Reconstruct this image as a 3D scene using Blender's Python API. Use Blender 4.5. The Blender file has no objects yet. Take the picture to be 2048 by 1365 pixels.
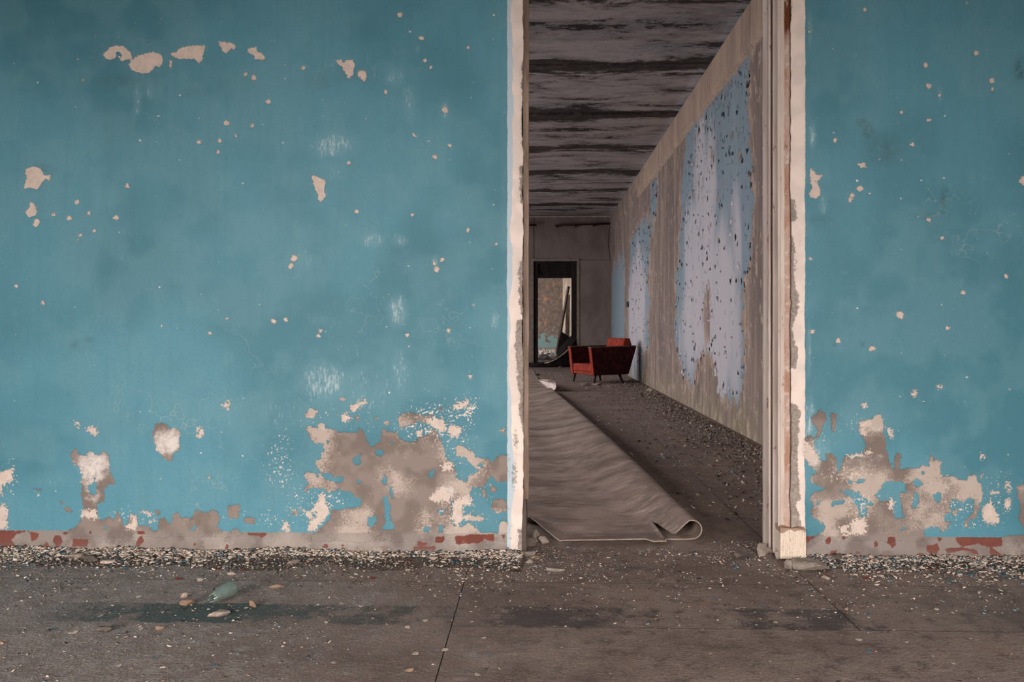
import bpy, bmesh, math, random
import numpy as np
from mathutils import Vector, Matrix

random.seed(7)
rng = np.random.default_rng(11)
SC = bpy.context.scene
COL = SC.collection

# ------------------------------------------------------------------ camera
FPX, W, HZ, CAMH = 1700.0, 2048.0, 657.0, 0.9      # focal length in pixels, frame width, horizon row, lens height
YAW = math.atan(51.0 / FPX)
cam_d = bpy.data.cameras.new('camera')
cam = bpy.data.objects.new('camera', cam_d)
COL.objects.link(cam)
cam_d.sensor_width = 36.0
cam_d.lens = FPX / W * 36.0
cam_d.shift_y = -(1365 / 2 - HZ) / W
cam_d.clip_start = 0.05
cam_d.clip_end = 200
cam.location = (0, 0, CAMH)
cam.rotation_euler = (math.pi / 2, 0, YAW)
SC.camera = cam

# ------------------------------------------------------------------ world, daylight through the windows, exposure
world = bpy.data.worlds.new('world')
SC.world = world
world.use_nodes = True
world.node_tree.nodes['Background'].inputs[0].default_value = (0.75, 0.82, 0.9, 1)
world.node_tree.nodes['Background'].inputs[1].default_value = 0.55
SC.view_settings.view_transform = 'Standard'
SC.view_settings.look = 'None'
SC.view_settings.gamma = 1.0
SC.view_settings.use_curve_mapping = False
SC.view_settings.exposure = 0.0
SC.cycles.max_bounces = 4
SC.cycles.diffuse_bounces = 2
SC.cycles.glossy_bounces = 1
SC.cycles.use_light_tree = False
SC.cycles.adaptive_threshold = 0.02
SC.cycles.caustics_reflective = False
SC.cycles.caustics_refractive = False

def area(name, loc, target, sx, sy, energy, color=(1, 1, 1), spread=180):
    d = bpy.data.lights.new(name, 'AREA')
    d.shape = 'RECTANGLE'
    d.size, d.size_y = sx, sy
    d.energy = energy
    d.color = color
    d.spread = math.radians(spread)
    o = bpy.data.objects.new(name, d)
    COL.objects.link(o)
    o.location = loc
    v = Vector(target) - Vector(loc)
    o.rotation_euler = v.to_track_quat('-Z', 'Y').to_euler()
    return o

FRONT_WIN = [(-2.5, 2.0), (1.5, 2.0)]                 # centre x, width (window wall behind the viewer)
CORR_WIN = [5.2, 8.3, 11.4, 14.5, 17.6]               # centre y of the windows along the left side of the long hall
WARM = (1.0, 0.93, 0.88)
for cx, w in FRONT_WIN:
    area('window_daylight', (cx, -2.05, 1.35), (cx * 0.75, 3.35, -1.3), w - 0.1, 1.0, 94, WARM, 92)
for cy in CORR_WIN:
    area('window_daylight', (-4.1, cy, 1.75), (1.0, cy + 0.4, 0.15), 1.8, 1.6, 56, (1.0, 0.96, 0.96), 120)
area('window_daylight', (-3.0, 29.0, 1.8), (3.0, 31.0, 1.2), 4.0, 2.0, 300, (1.0, 0.95, 0.92), 170)

# ------------------------------------------------------------------ pixel helpers used to measure the place
_F = np.array([-math.sin(YAW), math.cos(YAW), 0.0])
_R = np.array([math.cos(YAW), math.sin(YAW), 0.0])
D = 3.35           # front face of the blue wall
XR = 1.73          # right wall of the long hall
HC = 3.53          # ceiling height
YF = 20.0          # far wall of the hall
def ray(px, py):
    return _F + (px - 1024.0) / FPX * _R + np.array([0, 0, (HZ - py) / FPX])
def on_wall(px, py, y=D):
    d = ray(px, py); t = y / d[1]
    return (d[0] * t, CAMH + d[2] * t)
def on_floor(px, py, z=0.0):
    d = ray(px, py); t = (z - CAMH) / d[2]
    return (d[0] * t, d[1] * t)
def on_right(px, py):
    d = ray(px, py); t = XR / d[0]
    return (d[1] * t, CAMH + d[2] * t)
def colx(px, y):
    d = ray(px, HZ); return d[0] * y / d[1]

# ------------------------------------------------------------------ mesh helpers
def tag(o, label=None, cat=None, group=None, kind=None):
    if label: o['label'] = label
    if cat: o['category'] = cat
    if group: o['group'] = group
    if kind: o['kind'] = kind
    return o
def link(name, me, mat=None, parent=None, smooth=False):
    o = bpy.data.objects.new(name, me)
    COL.objects.link(o)
    if mat is not None and not me.materials: me.materials.append(mat)
    if parent is not None: o.parent = parent
    if smooth:
        me.polygons.foreach_set('use_smooth', np.ones(len(me.polygons), dtype=bool))
    return o
def empty(name, loc=(0, 0, 0), rz=0.0):
    o = bpy.data.objects.new(name, None)
    COL.objects.link(o)
    o.location = loc
    o.rotation_euler = (0, 0, rz)
    return o
def mesh_py(name, v, f, mat=None, parent=None, smooth=False):
    me = bpy.data.meshes.new(name)
    me.from_pydata([tuple(map(float, p)) for p in v], [], f)
    me.update()
    return link(name, me, mat, parent, smooth)
def from_bm(name, bm, mat=None, parent=None, smooth=False):
    bmesh.ops.recalc_face_normals(bm, faces=bm.faces)
    me = bpy.data.meshes.new(name)
    bm.to_mesh(me); bm.free()
    return link(name, me, mat, parent, smooth)
def bm_box(bm, a, b, bevel=0.0, seg=2):
    vs = [bm.verts.new((x, y, z)) for x in (a[0], b[0]) for y in (a[1], b[1]) for z in (a[2], b[2])]
    fs = [(0, 1, 3, 2), (4, 6, 7, 5), (0, 4, 5, 1), (2, 3, 7, 6), (0, 2, 6, 4), (1, 5, 7, 3)]
    faces = [bm.faces.new([vs[i] for i in f]) for f in fs]
    if bevel:
        ed = list({e for f in faces for e in f.edges})
        bmesh.ops.bevel(bm, geom=ed, offset=bevel, segments=seg, affect='EDGES', profile=0.6)
def box(name, a, b, mat, parent=None, bevel=0.0, seg=2):
    bm = bmesh.new(); bm_box(bm, a, b, bevel, seg)
    return from_bm(name, bm, mat, parent)
def prism(name, poly, axis_fn, t0, t1, mat, parent=None, bevel=0.0):
    """poly: 2-D outline; axis_fn(u, v, t) -> 3-D point."""
    bm = bmesh.new()
    a = [bm.verts.new(axis_fn(u, v, t0)) for u, v in poly]
    b = [bm.verts.new(axis_fn(u, v, t1)) for u, v in poly]
    bm.faces.new(a); bm.faces.new(b[::-1])
    n = len(poly)
    for i in range(n):
        bm.faces.new((a[i], b[i], b[(i + 1) % n], a[(i + 1) % n]))
    if bevel:
        bmesh.ops.bevel(bm, geom=list(bm.edges), offset=bevel, segments=2, affect='EDGES', profile=0.6)
    return from_bm(name, bm, mat, parent)
def grid_mesh(name, P, mat, parent=None, smooth=True, attrs=None, flip=False):
    """P: (nu, nv, 3) array of points."""
    nu, nv = P.shape[:2]
    idx = np.arange(nu * nv).reshape(nu, nv)
    q = np.stack([idx[:-1, :-1], idx[1:, :-1], idx[1:, 1:], idx[:-1, 1:]], -1).reshape(-1, 4)
    if flip: q = q[:, ::-1]
    me = bpy.data.meshes.new(name)
    me.vertices.add(nu * nv)
    me.vertices.foreach_set('co', P.reshape(-1).astype(np.float32))
    me.loops.add(q.size)
    me.loops.foreach_set('vertex_index', q.reshape(-1).astype(np.int32))
    me.polygons.add(len(q))
    me.polygons.foreach_set('loop_start', np.arange(0, q.size, 4, dtype=np.int32))
    me.update(calc_edges=True)
    for k, a in (attrs or {}).items():
        at = me.attributes.new(k, 'FLOAT', 'POINT')
        at.data.foreach_set('value', a.reshape(-1).astype(np.float32))
    return link(name, me, mat, parent, smooth)

# ------------------------------------------------------------------ numpy noise and outline distances
def vnoise(x, y, seed=0):
    xi = np.floor(x).astype(np.int64); yi = np.floor(y).astype(np.int64)
    xf = x - xi; yf = y - yi
    def h(a, b):
        n = (a * 374761393 + b * 668265263 + seed * 982451653) & 0xffffffff
        n = ((n ^ (n >> 13)) * 1274126177) & 0xffffffff
        return ((n ^ (n >> 16)) & 0xffff) / 65535.0
    u = xf * xf * (3 - 2 * xf); v = yf * yf * (3 - 2 * yf)
    return (h(xi, yi) * (1 - u) + h(xi + 1, yi) * u) * (1 - v) + (h(xi, yi + 1) * (1 - u) + h(xi + 1, yi + 1) * u) * v
def fbm(x, y, scale, seed=0, octv=4):
    s = 0; a = 1; t = 0
    for k in range(octv):
        s = s + a * vnoise(np.asarray(x) * scale * 2 ** k + 17.3 * k, np.asarray(y) * scale * 2 ** k + 5.1 * k, seed + k)
        t += a; a *= 0.5
    return s / t - 0.5
def sdf_poly(x, y, poly):
    p = np.asarray(poly, float)
    d = np.full(x.shape, 1e9); inside = np.zeros(x.shape, bool)
    for i in range(len(p)):
        a = p[i]; b = p[(i + 1) % len(p)]
        e = b - a
        wx = x - a[0]; wy = y - a[1]
        t = np.clip((wx * e[0] + wy * e[1]) / max(e @ e, 1e-12), 0, 1)
        d = np.minimum(d, (wx - t * e[0]) ** 2 + (wy - t * e[1]) ** 2)
        c = (a[1] > y) != (b[1] > y)
        if abs(e[1]) > 1e-12:
            inside ^= c & (x < a[0] + (y - a[1]) * e[0] / e[1])
    d = np.sqrt(d)
    return np.where(inside, d, -d)
def sdf_layer(gx, gz, polys, holes=(), margin=0.06):
    """gx, gz 1-D sorted coordinates; signed distance (inside positive) of a union of outlines."""
    out = np.full((len(gx), len(gz)), -margin)
    def sub(p):
        p = np.asarray(p)
        i0, i1 = np.searchsorted(gx, [p[:, 0].min() - margin, p[:, 0].max() + margin])
        j0, j1 = np.searchsorted(gz, [p[:, 1].min() - margin, p[:, 1].max() + margin])
        return i0, i1, j0, j1
    for p, op in [(p, 1) for p in polys] + [(p, -1) for p in holes]:
        i0, i1, j0, j1 = sub(p)
        if i1 <= i0 or j1 <= j0: continue
        X, Z = np.meshgrid(gx[i0:i1], gz[j0:j1], indexing='ij')
        s = sdf_poly(X, Z, p)
        if op > 0: out[i0:i1, j0:j1] = np.maximum(out[i0:i1, j0:j1], s)
        else: out[i0:i1, j0:j1] = np.minimum(out[i0:i1, j0:j1], -s)
    return np.clip(out, -margin, margin)
def blobs(gx, gz, lst):
    X, Z = np.meshgrid(gx, gz, indexing='ij')
    out = np.zeros(X.shape)
    for (cx, cz, rx, rz, a) in lst:
        out = np.maximum(out, a * np.exp(-(((X - cx) / rx) ** 2 + ((Z - cz) / rz) ** 2) ** 1.4))
    return out

# ------------------------------------------------------------------ material helpers
def lin(c):
    r = []
    for v in c:
        v = v / 255.0
        r.append(v / 12.92 if v <= 0.04045 else ((v + 0.055) / 1.055) ** 2.4)
    return (r[0], r[1], r[2], 1.0)
class NT:
    def __init__(s, name, rough=0.85, spec=0.25):
        s.m = bpy.data.materials.new(name); s.m.use_nodes = True
        s.t = s.m.node_tree
        s.b = s.t.nodes['Principled BSDF']
        s.b.inputs['Roughness'].default_value = rough
        s.b.inputs['Specular IOR Level'].default_value = spec
        s.geo = s.t.nodes.new('ShaderNodeNewGeometry')
        s.pos = s.geo.outputs['Position']
    def put(s, sock, v):
        if isinstance(v, bpy.types.NodeSocket): s.t.links.new(v, sock)
        else: sock.default_value = v
    def math(s, op, a, b=0.0, clamp=False):
        n = s.t.nodes.new('ShaderNodeMath'); n.operation = op; n.use_clamp = clamp
        s.put(n.inputs[0], a); s.put(n.inputs[1], b)
        return n.outputs[0]
    def add(s, a, b): return s.math('ADD', a, b)
    def sub(s, a, b): return s.math('SUBTRACT', a, b)
    def mul(s, a, b): return s.math('MULTIPLY', a, b)
    def mx(s, a, b): return s.math('MAXIMUM', a, b)
    def mn(s, a, b): return s.math('MINIMUM', a, b)
    def rmp(s, v, a, b, c=0.0, d=1.0):
        n = s.t.nodes.new('ShaderNodeMapRange'); n.clamp = True; n.interpolation_type = 'SMOOTHSTEP'
        for i, q in enumerate((v, a, b, c, d)): s.put(n.inputs[i], q)
        return n.outputs[0]
    def mix(s, f, a, b, blend='MIX'):
        n = s.t.nodes.new('ShaderNodeMix'); n.data_type = 'RGBA'; n.blend_type = blend
        s.put(n.inputs[0], f); s.put(n.inputs[6], a); s.put(n.inputs[7], b)
        return n.outputs[2]
    def scale(s, sc, vec=None, loc=(0, 0, 0)):
        n = s.t.nodes.new('ShaderNodeMapping')
        s.put(n.inputs[0], vec if vec is not None else s.pos)
        n.inputs[1].default_value = loc; n.inputs[3].default_value = sc
        return n.outputs[0]
    def noise(s, scale, detail=4, rough=0.6, vec=None, dist=0.0):
        n = s.t.nodes.new('ShaderNodeTexNoise')
        s.put(n.inputs['Vector'], vec if vec is not None else s.pos)
        n.inputs['Scale'].default_value = scale; n.inputs['Detail'].default_value = detail
        n.inputs['Roughness'].default_value = rough; n.inputs['Distortion'].default_value = dist
        return n.outputs[0]
    def voro(s, scale, vec=None, feature='F1', dim='3D'):
        n = s.t.nodes.new('ShaderNodeTexVoronoi'); n.feature = feature; n.voronoi_dimensions = dim
        s.put(n.inputs['Vector'], vec if vec is not None else s.pos)
        n.inputs['Scale'].default_value = scale
        return n
    def attr(s, name):
        n = s.t.nodes.new('ShaderNodeAttribute'); n.attribute_name = name
        return n.outputs['Fac']
    def acol(s, name):
        n = s.t.nodes.new('ShaderNodeAttribute'); n.attribute_name = name
        return n.outputs['Color']
    def xyz(s):
        n = s.t.nodes.new('ShaderNodeSeparateXYZ'); s.put(n.inputs[0], s.pos)
        return n.outputs
    def comb(s, x, y, z=0.0):
        n = s.t.nodes.new('ShaderNodeCombineXYZ')
        for i, q in enumerate((x, y, z)): s.put(n.inputs[i], q)
        return n.outputs[0]
    def col(s, c): s.put(s.b.inputs['Base Color'], c); return s
    def bump(s, h, strength=0.4, dist=0.01):
        n = s.t.nodes.new('ShaderNodeBump')
        n.inputs['Strength'].default_value = strength; n.inputs['Distance'].default_value = dist
        s.put(n.inputs['Height'], h)
        s.t.links.new(n.outputs[0], s.b.inputs['Normal'])
        return s
def simple(name, c1, c2, scale=20, detail=5, rough=0.85, bump=0.3, bdist=0.004, stretch=(1, 1, 1), spec=0.2, thr=(0.35, 0.65)):
    t = NT(name, rough, spec)
    v = t.scale(stretch)
    n = t.noise(scale, detail, 0.65, v)
    t.col(t.mix(t.rmp(n, thr[0], thr[1]), lin(c1), lin(c2)))
    if bump: t.bump(t.noise(scale * 4, 4, 0.7, v), bump, bdist)
    return t.m

# ================================================================== MATERIALS
def mat_blue_wall():
    t = NT('peeling_turquoise_paint', 0.6, 0.3)
    x, y, z = t.xyz()
    bare, cream, red = t.attr('bare'), t.attr('cream'), t.attr('red')
    scuff, speck, band, bgrey, white = t.attr('scuff'), t.attr('speck'), t.attr('band'), t.attr('bgrey'), t.attr('white')
    na, nb, nc, nd, crk = t.attr('na'), t.attr('nb'), t.attr('nc'), t.attr('nd'), t.attr('crk')
    f1 = t.noise(36, 5, 0.74)                    # ragged outlines
    f2 = t.noise(105, 4, 0.7)                    # chips
    f3 = t.noise(300, 2, 0.7)                    # grain
    low = t.rmp(z, 0.86, 0.72)
    e1 = t.add(t.mul(t.sub(f1, 0.5), 0.044), t.mul(t.sub(f2, 0.5), 0.014))
    e2 = t.add(t.mul(t.sub(f2, 0.5), t.add(0.020, t.mul(low, 0.055))), t.mul(t.sub(f1, 0.5), 0.016))
    blue = t.mix(t.rmp(na, 0.36, 0.64), lin((65, 119, 134)), lin((81, 136, 152)))
    blue = t.mix(t.rmp(nb, 0.36, 0.70, 0, 0.4), blue, lin((97, 142, 154)))
    blue = t.mix(t.rmp(nc, 0.52, 0.74, 0, 0.10), blue, lin((66, 112, 122)))
    blue = t.mix(t.rmp(f2, 0.40, 0.72, 0, 0.20), blue, lin((58, 104, 114)))
    blue = t.mix(t.rmp(f1, 0.56, 0.72, 0, 0.16), blue, lin((112, 156, 164)))
    # chalky scuffs
    brush = t.noise(58, 4, 0.75, t.scale((1.7, 1, 0.5)))
    sc = t.mul(t.rmp(t.add(t.mul(scuff, 0.34), brush), 0.70, 0.92), t.rmp(scuff, 0.02, 0.4))
    blue = t.mix(t.rmp(scuff, 0.0, 1.0, 0, 0.30), blue, lin((130, 166, 174)))
    blue = t.mix(t.mul(sc, 0.6), blue, lin((186, 198, 200)))
    # chips: tiny dots everywhere, clusters where the paint is failing
    pw = t.comb(t.add(x, t.mul(t.sub(f2, 0.5), 0.022)), t.add(z, t.mul(t.sub(f1, 0.5), 0.022)))
    v1 = t.voro(12, pw, dim='2D')
    sep = t.t.nodes.new('ShaderNodeSeparateColor'); t.put(sep.inputs[0], v1.outputs['Color'])
    rr = t.mul(t.mx(t.sub(sep.outputs[0], 0.60), 0.0), t.mul(sep.outputs[1], 0.16))
    dots = t.math('LESS_THAN', v1.outputs['Distance'], rr)
    dotc = t.mix(t.rmp(sep.outputs[2], 0.2, 0.9), lin((150, 148, 140)), lin((214, 200, 188)))
    # hairline cracks where traced
    ve = t.voro(3.1, t.comb(t.add(x, t.mul(t.sub(nb, 0.5), 0.5)), t.add(z, t.mul(t.sub(nd, 0.5), 0.25))), 'DISTANCE_TO_EDGE', '2D')
    crack = t.mul(t.rmp(ve.outputs['Distance'], 0.013, 0.003), crk)
    chips = t.rmp(t.sub(f2, t.sub(0.76, t.mul(speck, 0.27))), -0.006, 0.006)
    chips = t.mul(chips, t.rmp(speck, 0.02, 0.12))
    m_cream = t.rmp(t.add(cream, e2), -0.0008, 0.0008)
    m_bare = t.rmp(t.add(bare, e1), -0.0009, 0.0009)
    m_red = t.rmp(t.add(red, t.mul(e1, 0.55)), -0.0009, 0.0009)
    # bare plaster
    grey = t.mix(t.rmp(nd, 0.34, 0.66), lin((118, 105, 98)), lin((134, 121, 114)))
    stip = t.rmp(t.add(t.add(t.mul(f3, 0.35), t.mul(f2, 0.3)), t.mul(nb, 0.6)), 0.61, 0.74)
    grey = t.mix(t.mul(stip, 0.62), grey, lin((200, 184, 172)))
    grey = t.mix(t.rmp(t.add(t.mul(white, 0.55), t.mul(f1, 0.75)), 0.62, 1.0), grey, lin((212, 202, 197)))
    creamc = t.mix(t.rmp(f1, 0.3, 0.75), lin((208, 190, 178)), lin((186, 170, 160)))
    blue = t.mix(t.mul(t.attr('smudge'), t.rmp(f1, 0.34, 0.62, 0.1, 0.75)), blue, lin((58, 84, 86)))
    c = blue
    c = t.mix(t.mul(crack, 0.6), c, lin((150, 160, 156)))
    c = t.mix(dots, c, dotc)
    c = t.mix(chips, c, lin((214, 199, 187)))
    c = t.mix(t.mul(t.rmp(t.add(cream, e2), -0.004, 0.0), 0.35), c, lin((112, 118, 114)))
    c = t.mix(t.mul(t.rmp(t.add(bare, e1), -0.004, 0.0), 0.3), c, lin((112, 116, 110)))
    c = t.mix(m_bare, c, grey)
    c = t.mix(m_cream, c, creamc)
    c = t.mix(t.mul(t.mul(chips, m_bare), 0.75), c, lin((206, 190, 178)))
    # painted skirting band, mostly worn to the cement
    zb = t.add(z, t.mul(t.sub(f1, 0.5), 0.008))
    m_sk = t.rmp(zb, 0.0895, 0.0875)
    redc = t.mix(t.rmp(f1, 0.3, 0.7), lin((120, 66, 55)), lin((102, 58, 51)))
    sk = t.mix(t.rmp(nd, 0.34, 0.66), lin((114, 103, 98)), lin((134, 124, 118)))
    sk = t.mix(t.mul(stip, 0.4), sk, lin((186, 174, 164)))
    sk = t.mix(t.mx(m_red, t.rmp(f1, 0.70, 0.72)), sk, redc)
    c = t.mix(m_sk, c, sk)
    # whitewashed strip along the opening
    bw = t.add(band, t.mul(t.sub(t.noise(11, 5, 0.6, t.scale((1, 1, 1.3))), 0.5), 0.014))
    m_band = t.rmp(bw, -0.0012, 0.0012)
    pale = t.rmp(t.add(band, t.mul(t.sub(nb, 0.5), 0.03)), 0.018, 0.0145)
    bc = t.mix(t.rmp(nd, 0.3, 0.7), lin((226, 208, 197)), lin((212, 196, 187)))
    bc = t.mix(t.mul(pale, t.rmp(x, 0.3, 0.0)), bc, lin((176, 190, 198)))
    bg = t.rmp(t.add(bgrey, t.mul(e1, 0.9)), -0.001, 0.001)
    bc = t.mix(t.mul(bg, 0.9), bc, t.mix(t.rmp(f2, 0.35, 0.65), lin((112, 100, 93)), lin((150, 138, 128))))
    mould = t.rmp(t.add(t.mul(speck, 0.45), f2), 0.76, 0.94)
    bc = t.mix(t.mul(mould, 0.7), bc, lin((110, 104, 98)))
    c = t.mix(m_band, c, bc)
    dirty = t.mul(t.rmp(z, 0.055, 0.02), t.rmp(f1, 0.35, 0.7))
    c = t.mix(t.mul(dirty, 0.5), c, lin((112, 98, 90)))
    t.col(c)
    rel = t.sub(1.0, t.mx(m_bare, m_cream))
    t.bump(t.add(t.mul(rel, 0.9), t.add(t.mul(f1, 0.45), t.mul(f3, 0.14))), 0.6, 0.0035)
    t.put(t.b.inputs['Roughness'], t.mix(t.mx(m_bare, m_cream), (0.55, 0.55, 0.55, 1), (0.9, 0.9, 0.9, 1)))
    return t.m

def mat_hall_wall():
    t = NT('peeling_hall_paint', 0.8, 0.2)
    x, y, z = t.xyz()
    patch, pale = t.attr('patch'), t.attr('pale')
    fa = t.noise(5.5, 6, 0.74, t.scale((1, 1, 0.75)))
    fb = t.noise(1.7, 4, 0.65, t.scale((1, 1, 0.35)))
    fc = t.noise(12, 5, 0.72, t.scale((1, 1.1, 0.6)))
    streak = t.noise(5, 5, 0.65, t.scale((1, 1.1, 0.14)))
    e = t.mul(t.mul(t.sub(fa, 0.5), 0.62), t.mx(0.7, t.mul(y, 0.12)))
    m = t.rmp(t.add(patch, e), -0.006, 0.006)
    br = t.mix(t.rmp(streak, 0.32, 0.68), lin((112, 98, 93)), lin((150, 132, 122)))
    br = t.mix(t.rmp(fb, 0.45, 0.62, 0, 0.65), br, lin((104, 93, 91)))
    br = t.mix(t.mul(t.rmp(fc, 0.585, 0.61), 0.6), br, lin((196, 172, 155)))
    br = t.mix(t.mul(t.rmp(t.add(patch, t.mul(t.sub(fc, 0.5), 0.9)), -0.10, -0.04), 0.45), br, lin((186, 160, 144)))
    bl = t.mix(t.rmp(t.add(t.mul(pale, 0.8), t.mul(t.sub(fb, 0.5), 1.1)), 0.22, 0.62), lin((120, 135, 146)), lin((176, 171, 177)))
    bl = t.mix(t.rmp(streak, 0.45, 0.7, 0, 0.4), bl, lin((146, 158, 168)))
    up = t.mul(t.rmp(z, 1.2, 3.2), 0.075)
    holes = t.rmp(t.add(t.add(fa, t.mul(t.sub(fc, 0.5), 0.35)), up), 0.655, 0.668)
    deep = t.rmp(t.add(fc, up), 0.665, 0.685)
    bl = t.mix(holes, bl, lin((146, 126, 116)))
    bl = t.mix(t.mul(deep, 0.8), bl, lin((70, 64, 64)))
    c = t.mix(m, br, bl)
    # plain beige beam along the ceiling
    zb = t.add(z, t.mul(t.sub(fa, 0.5), 0.09))
    mb = t.rmp(zb, 3.135, 3.155)
    beam = t.mix(t.rmp(streak, 0.35, 0.7), lin((170, 147, 131)), lin((146, 127, 116)))
    jn = t.math('FRACT', t.mul(t.add(y, 0.4), 0.62))
    beam = t.mix(t.mul(t.math('LESS_THAN', t.math('ABSOLUTE', t.sub(jn, 0.5)), 0.010), 0.35), beam, lin((80, 70, 64)))
    keep = t.rmp(t.add(t.mul(t.sub(15.0, y), 0.12), fa), 0.5, 0.56)
    c = t.mix(t.mul(mb, keep), c, beam)
    # algae and salts near the floor
    gz = t.rmp(t.add(z, t.mul(t.sub(fa, 0.5), 0.9)), 0.40, 0.05)
    alg = t.mix(t.rmp(fc, 0.45, 0.6), lin((128, 118, 94)), lin((176, 160, 140)))
    c = t.mix(t.mul(gz, t.rmp(fb, 0.38, 0.6, 0.0, 0.75)), c, alg)
    t.col(c)
    t.bump(t.add(t.mul(m, 0.6), t.add(t.mul(t.sub(1.0, holes), 0.5), t.mul(fc, 0.3))), 0.7, 0.012)
    return t.m

def mat_ceiling():
    t = NT('mouldy_concrete_slab', 0.9, 0.15)
    x, y, z = t.xyz()
    sa = t.noise(1.7, 6, 0.74, t.scale((0.55, 1.6, 1)), 0.5)
    sb = t.noise(8, 6, 0.8, t.scale((0.8, 1.5, 1)), 0.3)
    sc = t.noise(0.8, 4, 0.6, t.scale((0.7, 1.3, 1)))
    ph = t.math('FRACT', t.math('DIVIDE', t.add(t.sub(y, 6.65), t.mul(t.sub(sc, 0.5), 0.35)), 1.93))
    dj = t.mul(t.mn(ph, t.mul(t.sub(1.0, ph), 1.7)), 2.0)                # 0 at a joint
    c = t.mix(t.rmp(sa, 0.38, 0.60), lin((120, 112, 112)), lin((170, 159, 157)))
    c = t.mix(t.rmp(sb, 0.56, 0.60, 0, 0.7), c, lin((184, 176, 174)))
    c = t.mix(t.rmp(t.add(sb, t.mul(sc, 0.6)), 0.86, 0.92, 0, 0.6), c, lin((122, 130, 138)))
    c = t.mix(t.rmp(sb, 0.42, 0.36, 0, 0.6), c, lin((84, 76, 74)))
    mould = t.rmp(t.add(dj, t.add(t.mul(t.sub(sa, 0.5), 1.5), t.mul(t.sub(sb, 0.5), 0.5))), 0.38, 0.20)
    mould = t.mx(mould, t.rmp(t.add(sa, t.mul(t.sub(sb, 0.5), 0.5)), 0.415, 0.385))
    c = t.mix(t.mul(mould, 0.92), c, t.mix(t.rmp(sb, 0.5, 0.6), lin((46, 40, 38)), lin((78, 66, 60))))
    t.col(c)
    t.bump(t.add(t.add(sa, sb), t.mul(mould, -0.3)), 0.6, 0.012)
    return t.m

def mat_floor():
    t = NT('dusty_fibreboard', 0.8, 0.3)
    x, y, z = t.xyz()
    n1 = t.noise(2.0, 5, 0.68)
    n2 = t.noise(13, 6, 0.80)
    n3 = t.noise(120, 3, 0.78)
    c = t.mix(t.rmp(n1, 0.34, 0.66), lin((116, 98, 90)), lin((142, 124, 115)))
    c = t.mix(t.rmp(n2, 0.50, 0.62, 0, 0.75), c, lin((86, 73, 68)))
    c = t.mix(t.rmp(n2, 0.45, 0.36, 0, 0.4), c, lin((160, 144, 136)))
    c = t.mix(t.rmp(n3, 0.52, 0.70, 0, 0.5), c, lin((170, 153, 143)))
    c = t.mix(t.rmp(n3, 0.46, 0.34, 0, 0.5), c, lin((80, 69, 65)))
    # grey dust film towards the left of the room
    film = t.rmp(t.add(t.mul(x, -0.22), t.add(t.mul(n1, 0.5), t.mul(n2, 0.9))), 0.72, 1.00, 0, 0.85)
    c = t.mix(film, c, t.mix(t.rmp(t.add(n3, t.mul(t.sub(n2, 0.5), 0.8)), 0.36, 0.64), lin((112, 102, 98)), lin((166, 154, 148))))
    # worn dark painted stripe across the room
    yy = t.add(y, t.mul(t.sub(n2, 0.5), 0.12))
    s = t.mul(t.rmp(yy, 2.560, 2.572), t.rmp(yy, 2.752, 2.742))
    wear = t.rmp(t.add(t.noise(2.3, 3, 0.6, t.scale((1.0, 0.4, 1), loc=(0.55, 0, 0))), t.add(t.mul(n3, 0.6), t.mul(n2, 0.7))), 1.12, 1.17)
    wear = t.mx(wear, t.mul(t.rmp(x, -0.9, -1.2), t.rmp(t.add(t.mul(n3, 0.6), n2), 0.76, 0.82)))
    xr = t.mul(t.rmp(x, -1.65, -1.40), t.rmp(x, 1.9, 1.0))
    s = t.mul(t.mul(s, wear), t.mul(xr, 0.85))
    sc = t.mix(t.rmp(x, -0.9, -0.1), lin((52, 74, 74)), lin((74, 68, 68)))
    c = t.mix(s, c, sc)
    # scratches and rusty spills
    scr = t.noise(8, 4, 0.7, t.scale((0.35, 4.0, 1)))
    c = t.mix(t.rmp(scr, 0.60, 0.70, 0, 0.45), c, lin((78, 67, 63)))
    c = t.mix(t.rmp(t.add(n1, t.mul(x, 0.04)), 0.60, 0.7, 0, 0.35), c, lin((124, 92, 76)))
    t.col(c)
    t.bump(t.add(t.mul(n2, 1.2), t.mul(n3, 0.6)), 0.9, 0.010)
    t.put(t.b.inputs['Roughness'], t.rmp(n1, 0.3, 0.7, 0.65, 0.9))
    return t.m

def mat_lino():
    t = NT('dusty_linoleum', 0.55, 0.35)
    x, y, z = t.xyz()
    st = t.noise(2.6, 5, 0.68, t.scale((0.9, 1.3, 1)))
    st2 = t.noise(14, 6, 0.75, t.scale((0.5, 1.8, 1)), 0.4)
    c = t.mix(t.rmp(st, 0.35, 0.68), lin((116, 99, 91)), lin((160, 141, 131)))
    c = t.mix(t.rmp(st2, 0.50, 0.68, 0, 0.65), c, lin((184, 168, 158)))
    c = t.mix(t.rmp(t.noise(2, 6, 0.65, t.scale((0.7, 1.1, 1), loc=(2, 3, 0))), 0.55, 0.72, 0, 0.6), c, lin((76, 65, 63)))
    c = t.mix(t.rmp(t.noise(70, 3, 0.6), 0.72, 0.75, 0, 0.8), c, lin((206, 192, 180)))
    t.col(c)
    t.bump(t.add(st2, t.noise(4, 3)), 0.25, 0.006)
    t.put(t.b.inputs['Roughness'], t.rmp(st, 0.3, 0.7, 0.5, 0.75))
    return t.m

def mat_litter():
    t = NT('litter_chips', 0.85, 0.2)
    c = t.acol('tint')
    n = t.noise(180, 3, 0.6)
    c = t.mix(t.rmp(n, 0.4, 0.75, 0, 0.35), c, lin((104, 92, 86)))
    t.col(c)
    return t.m

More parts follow.
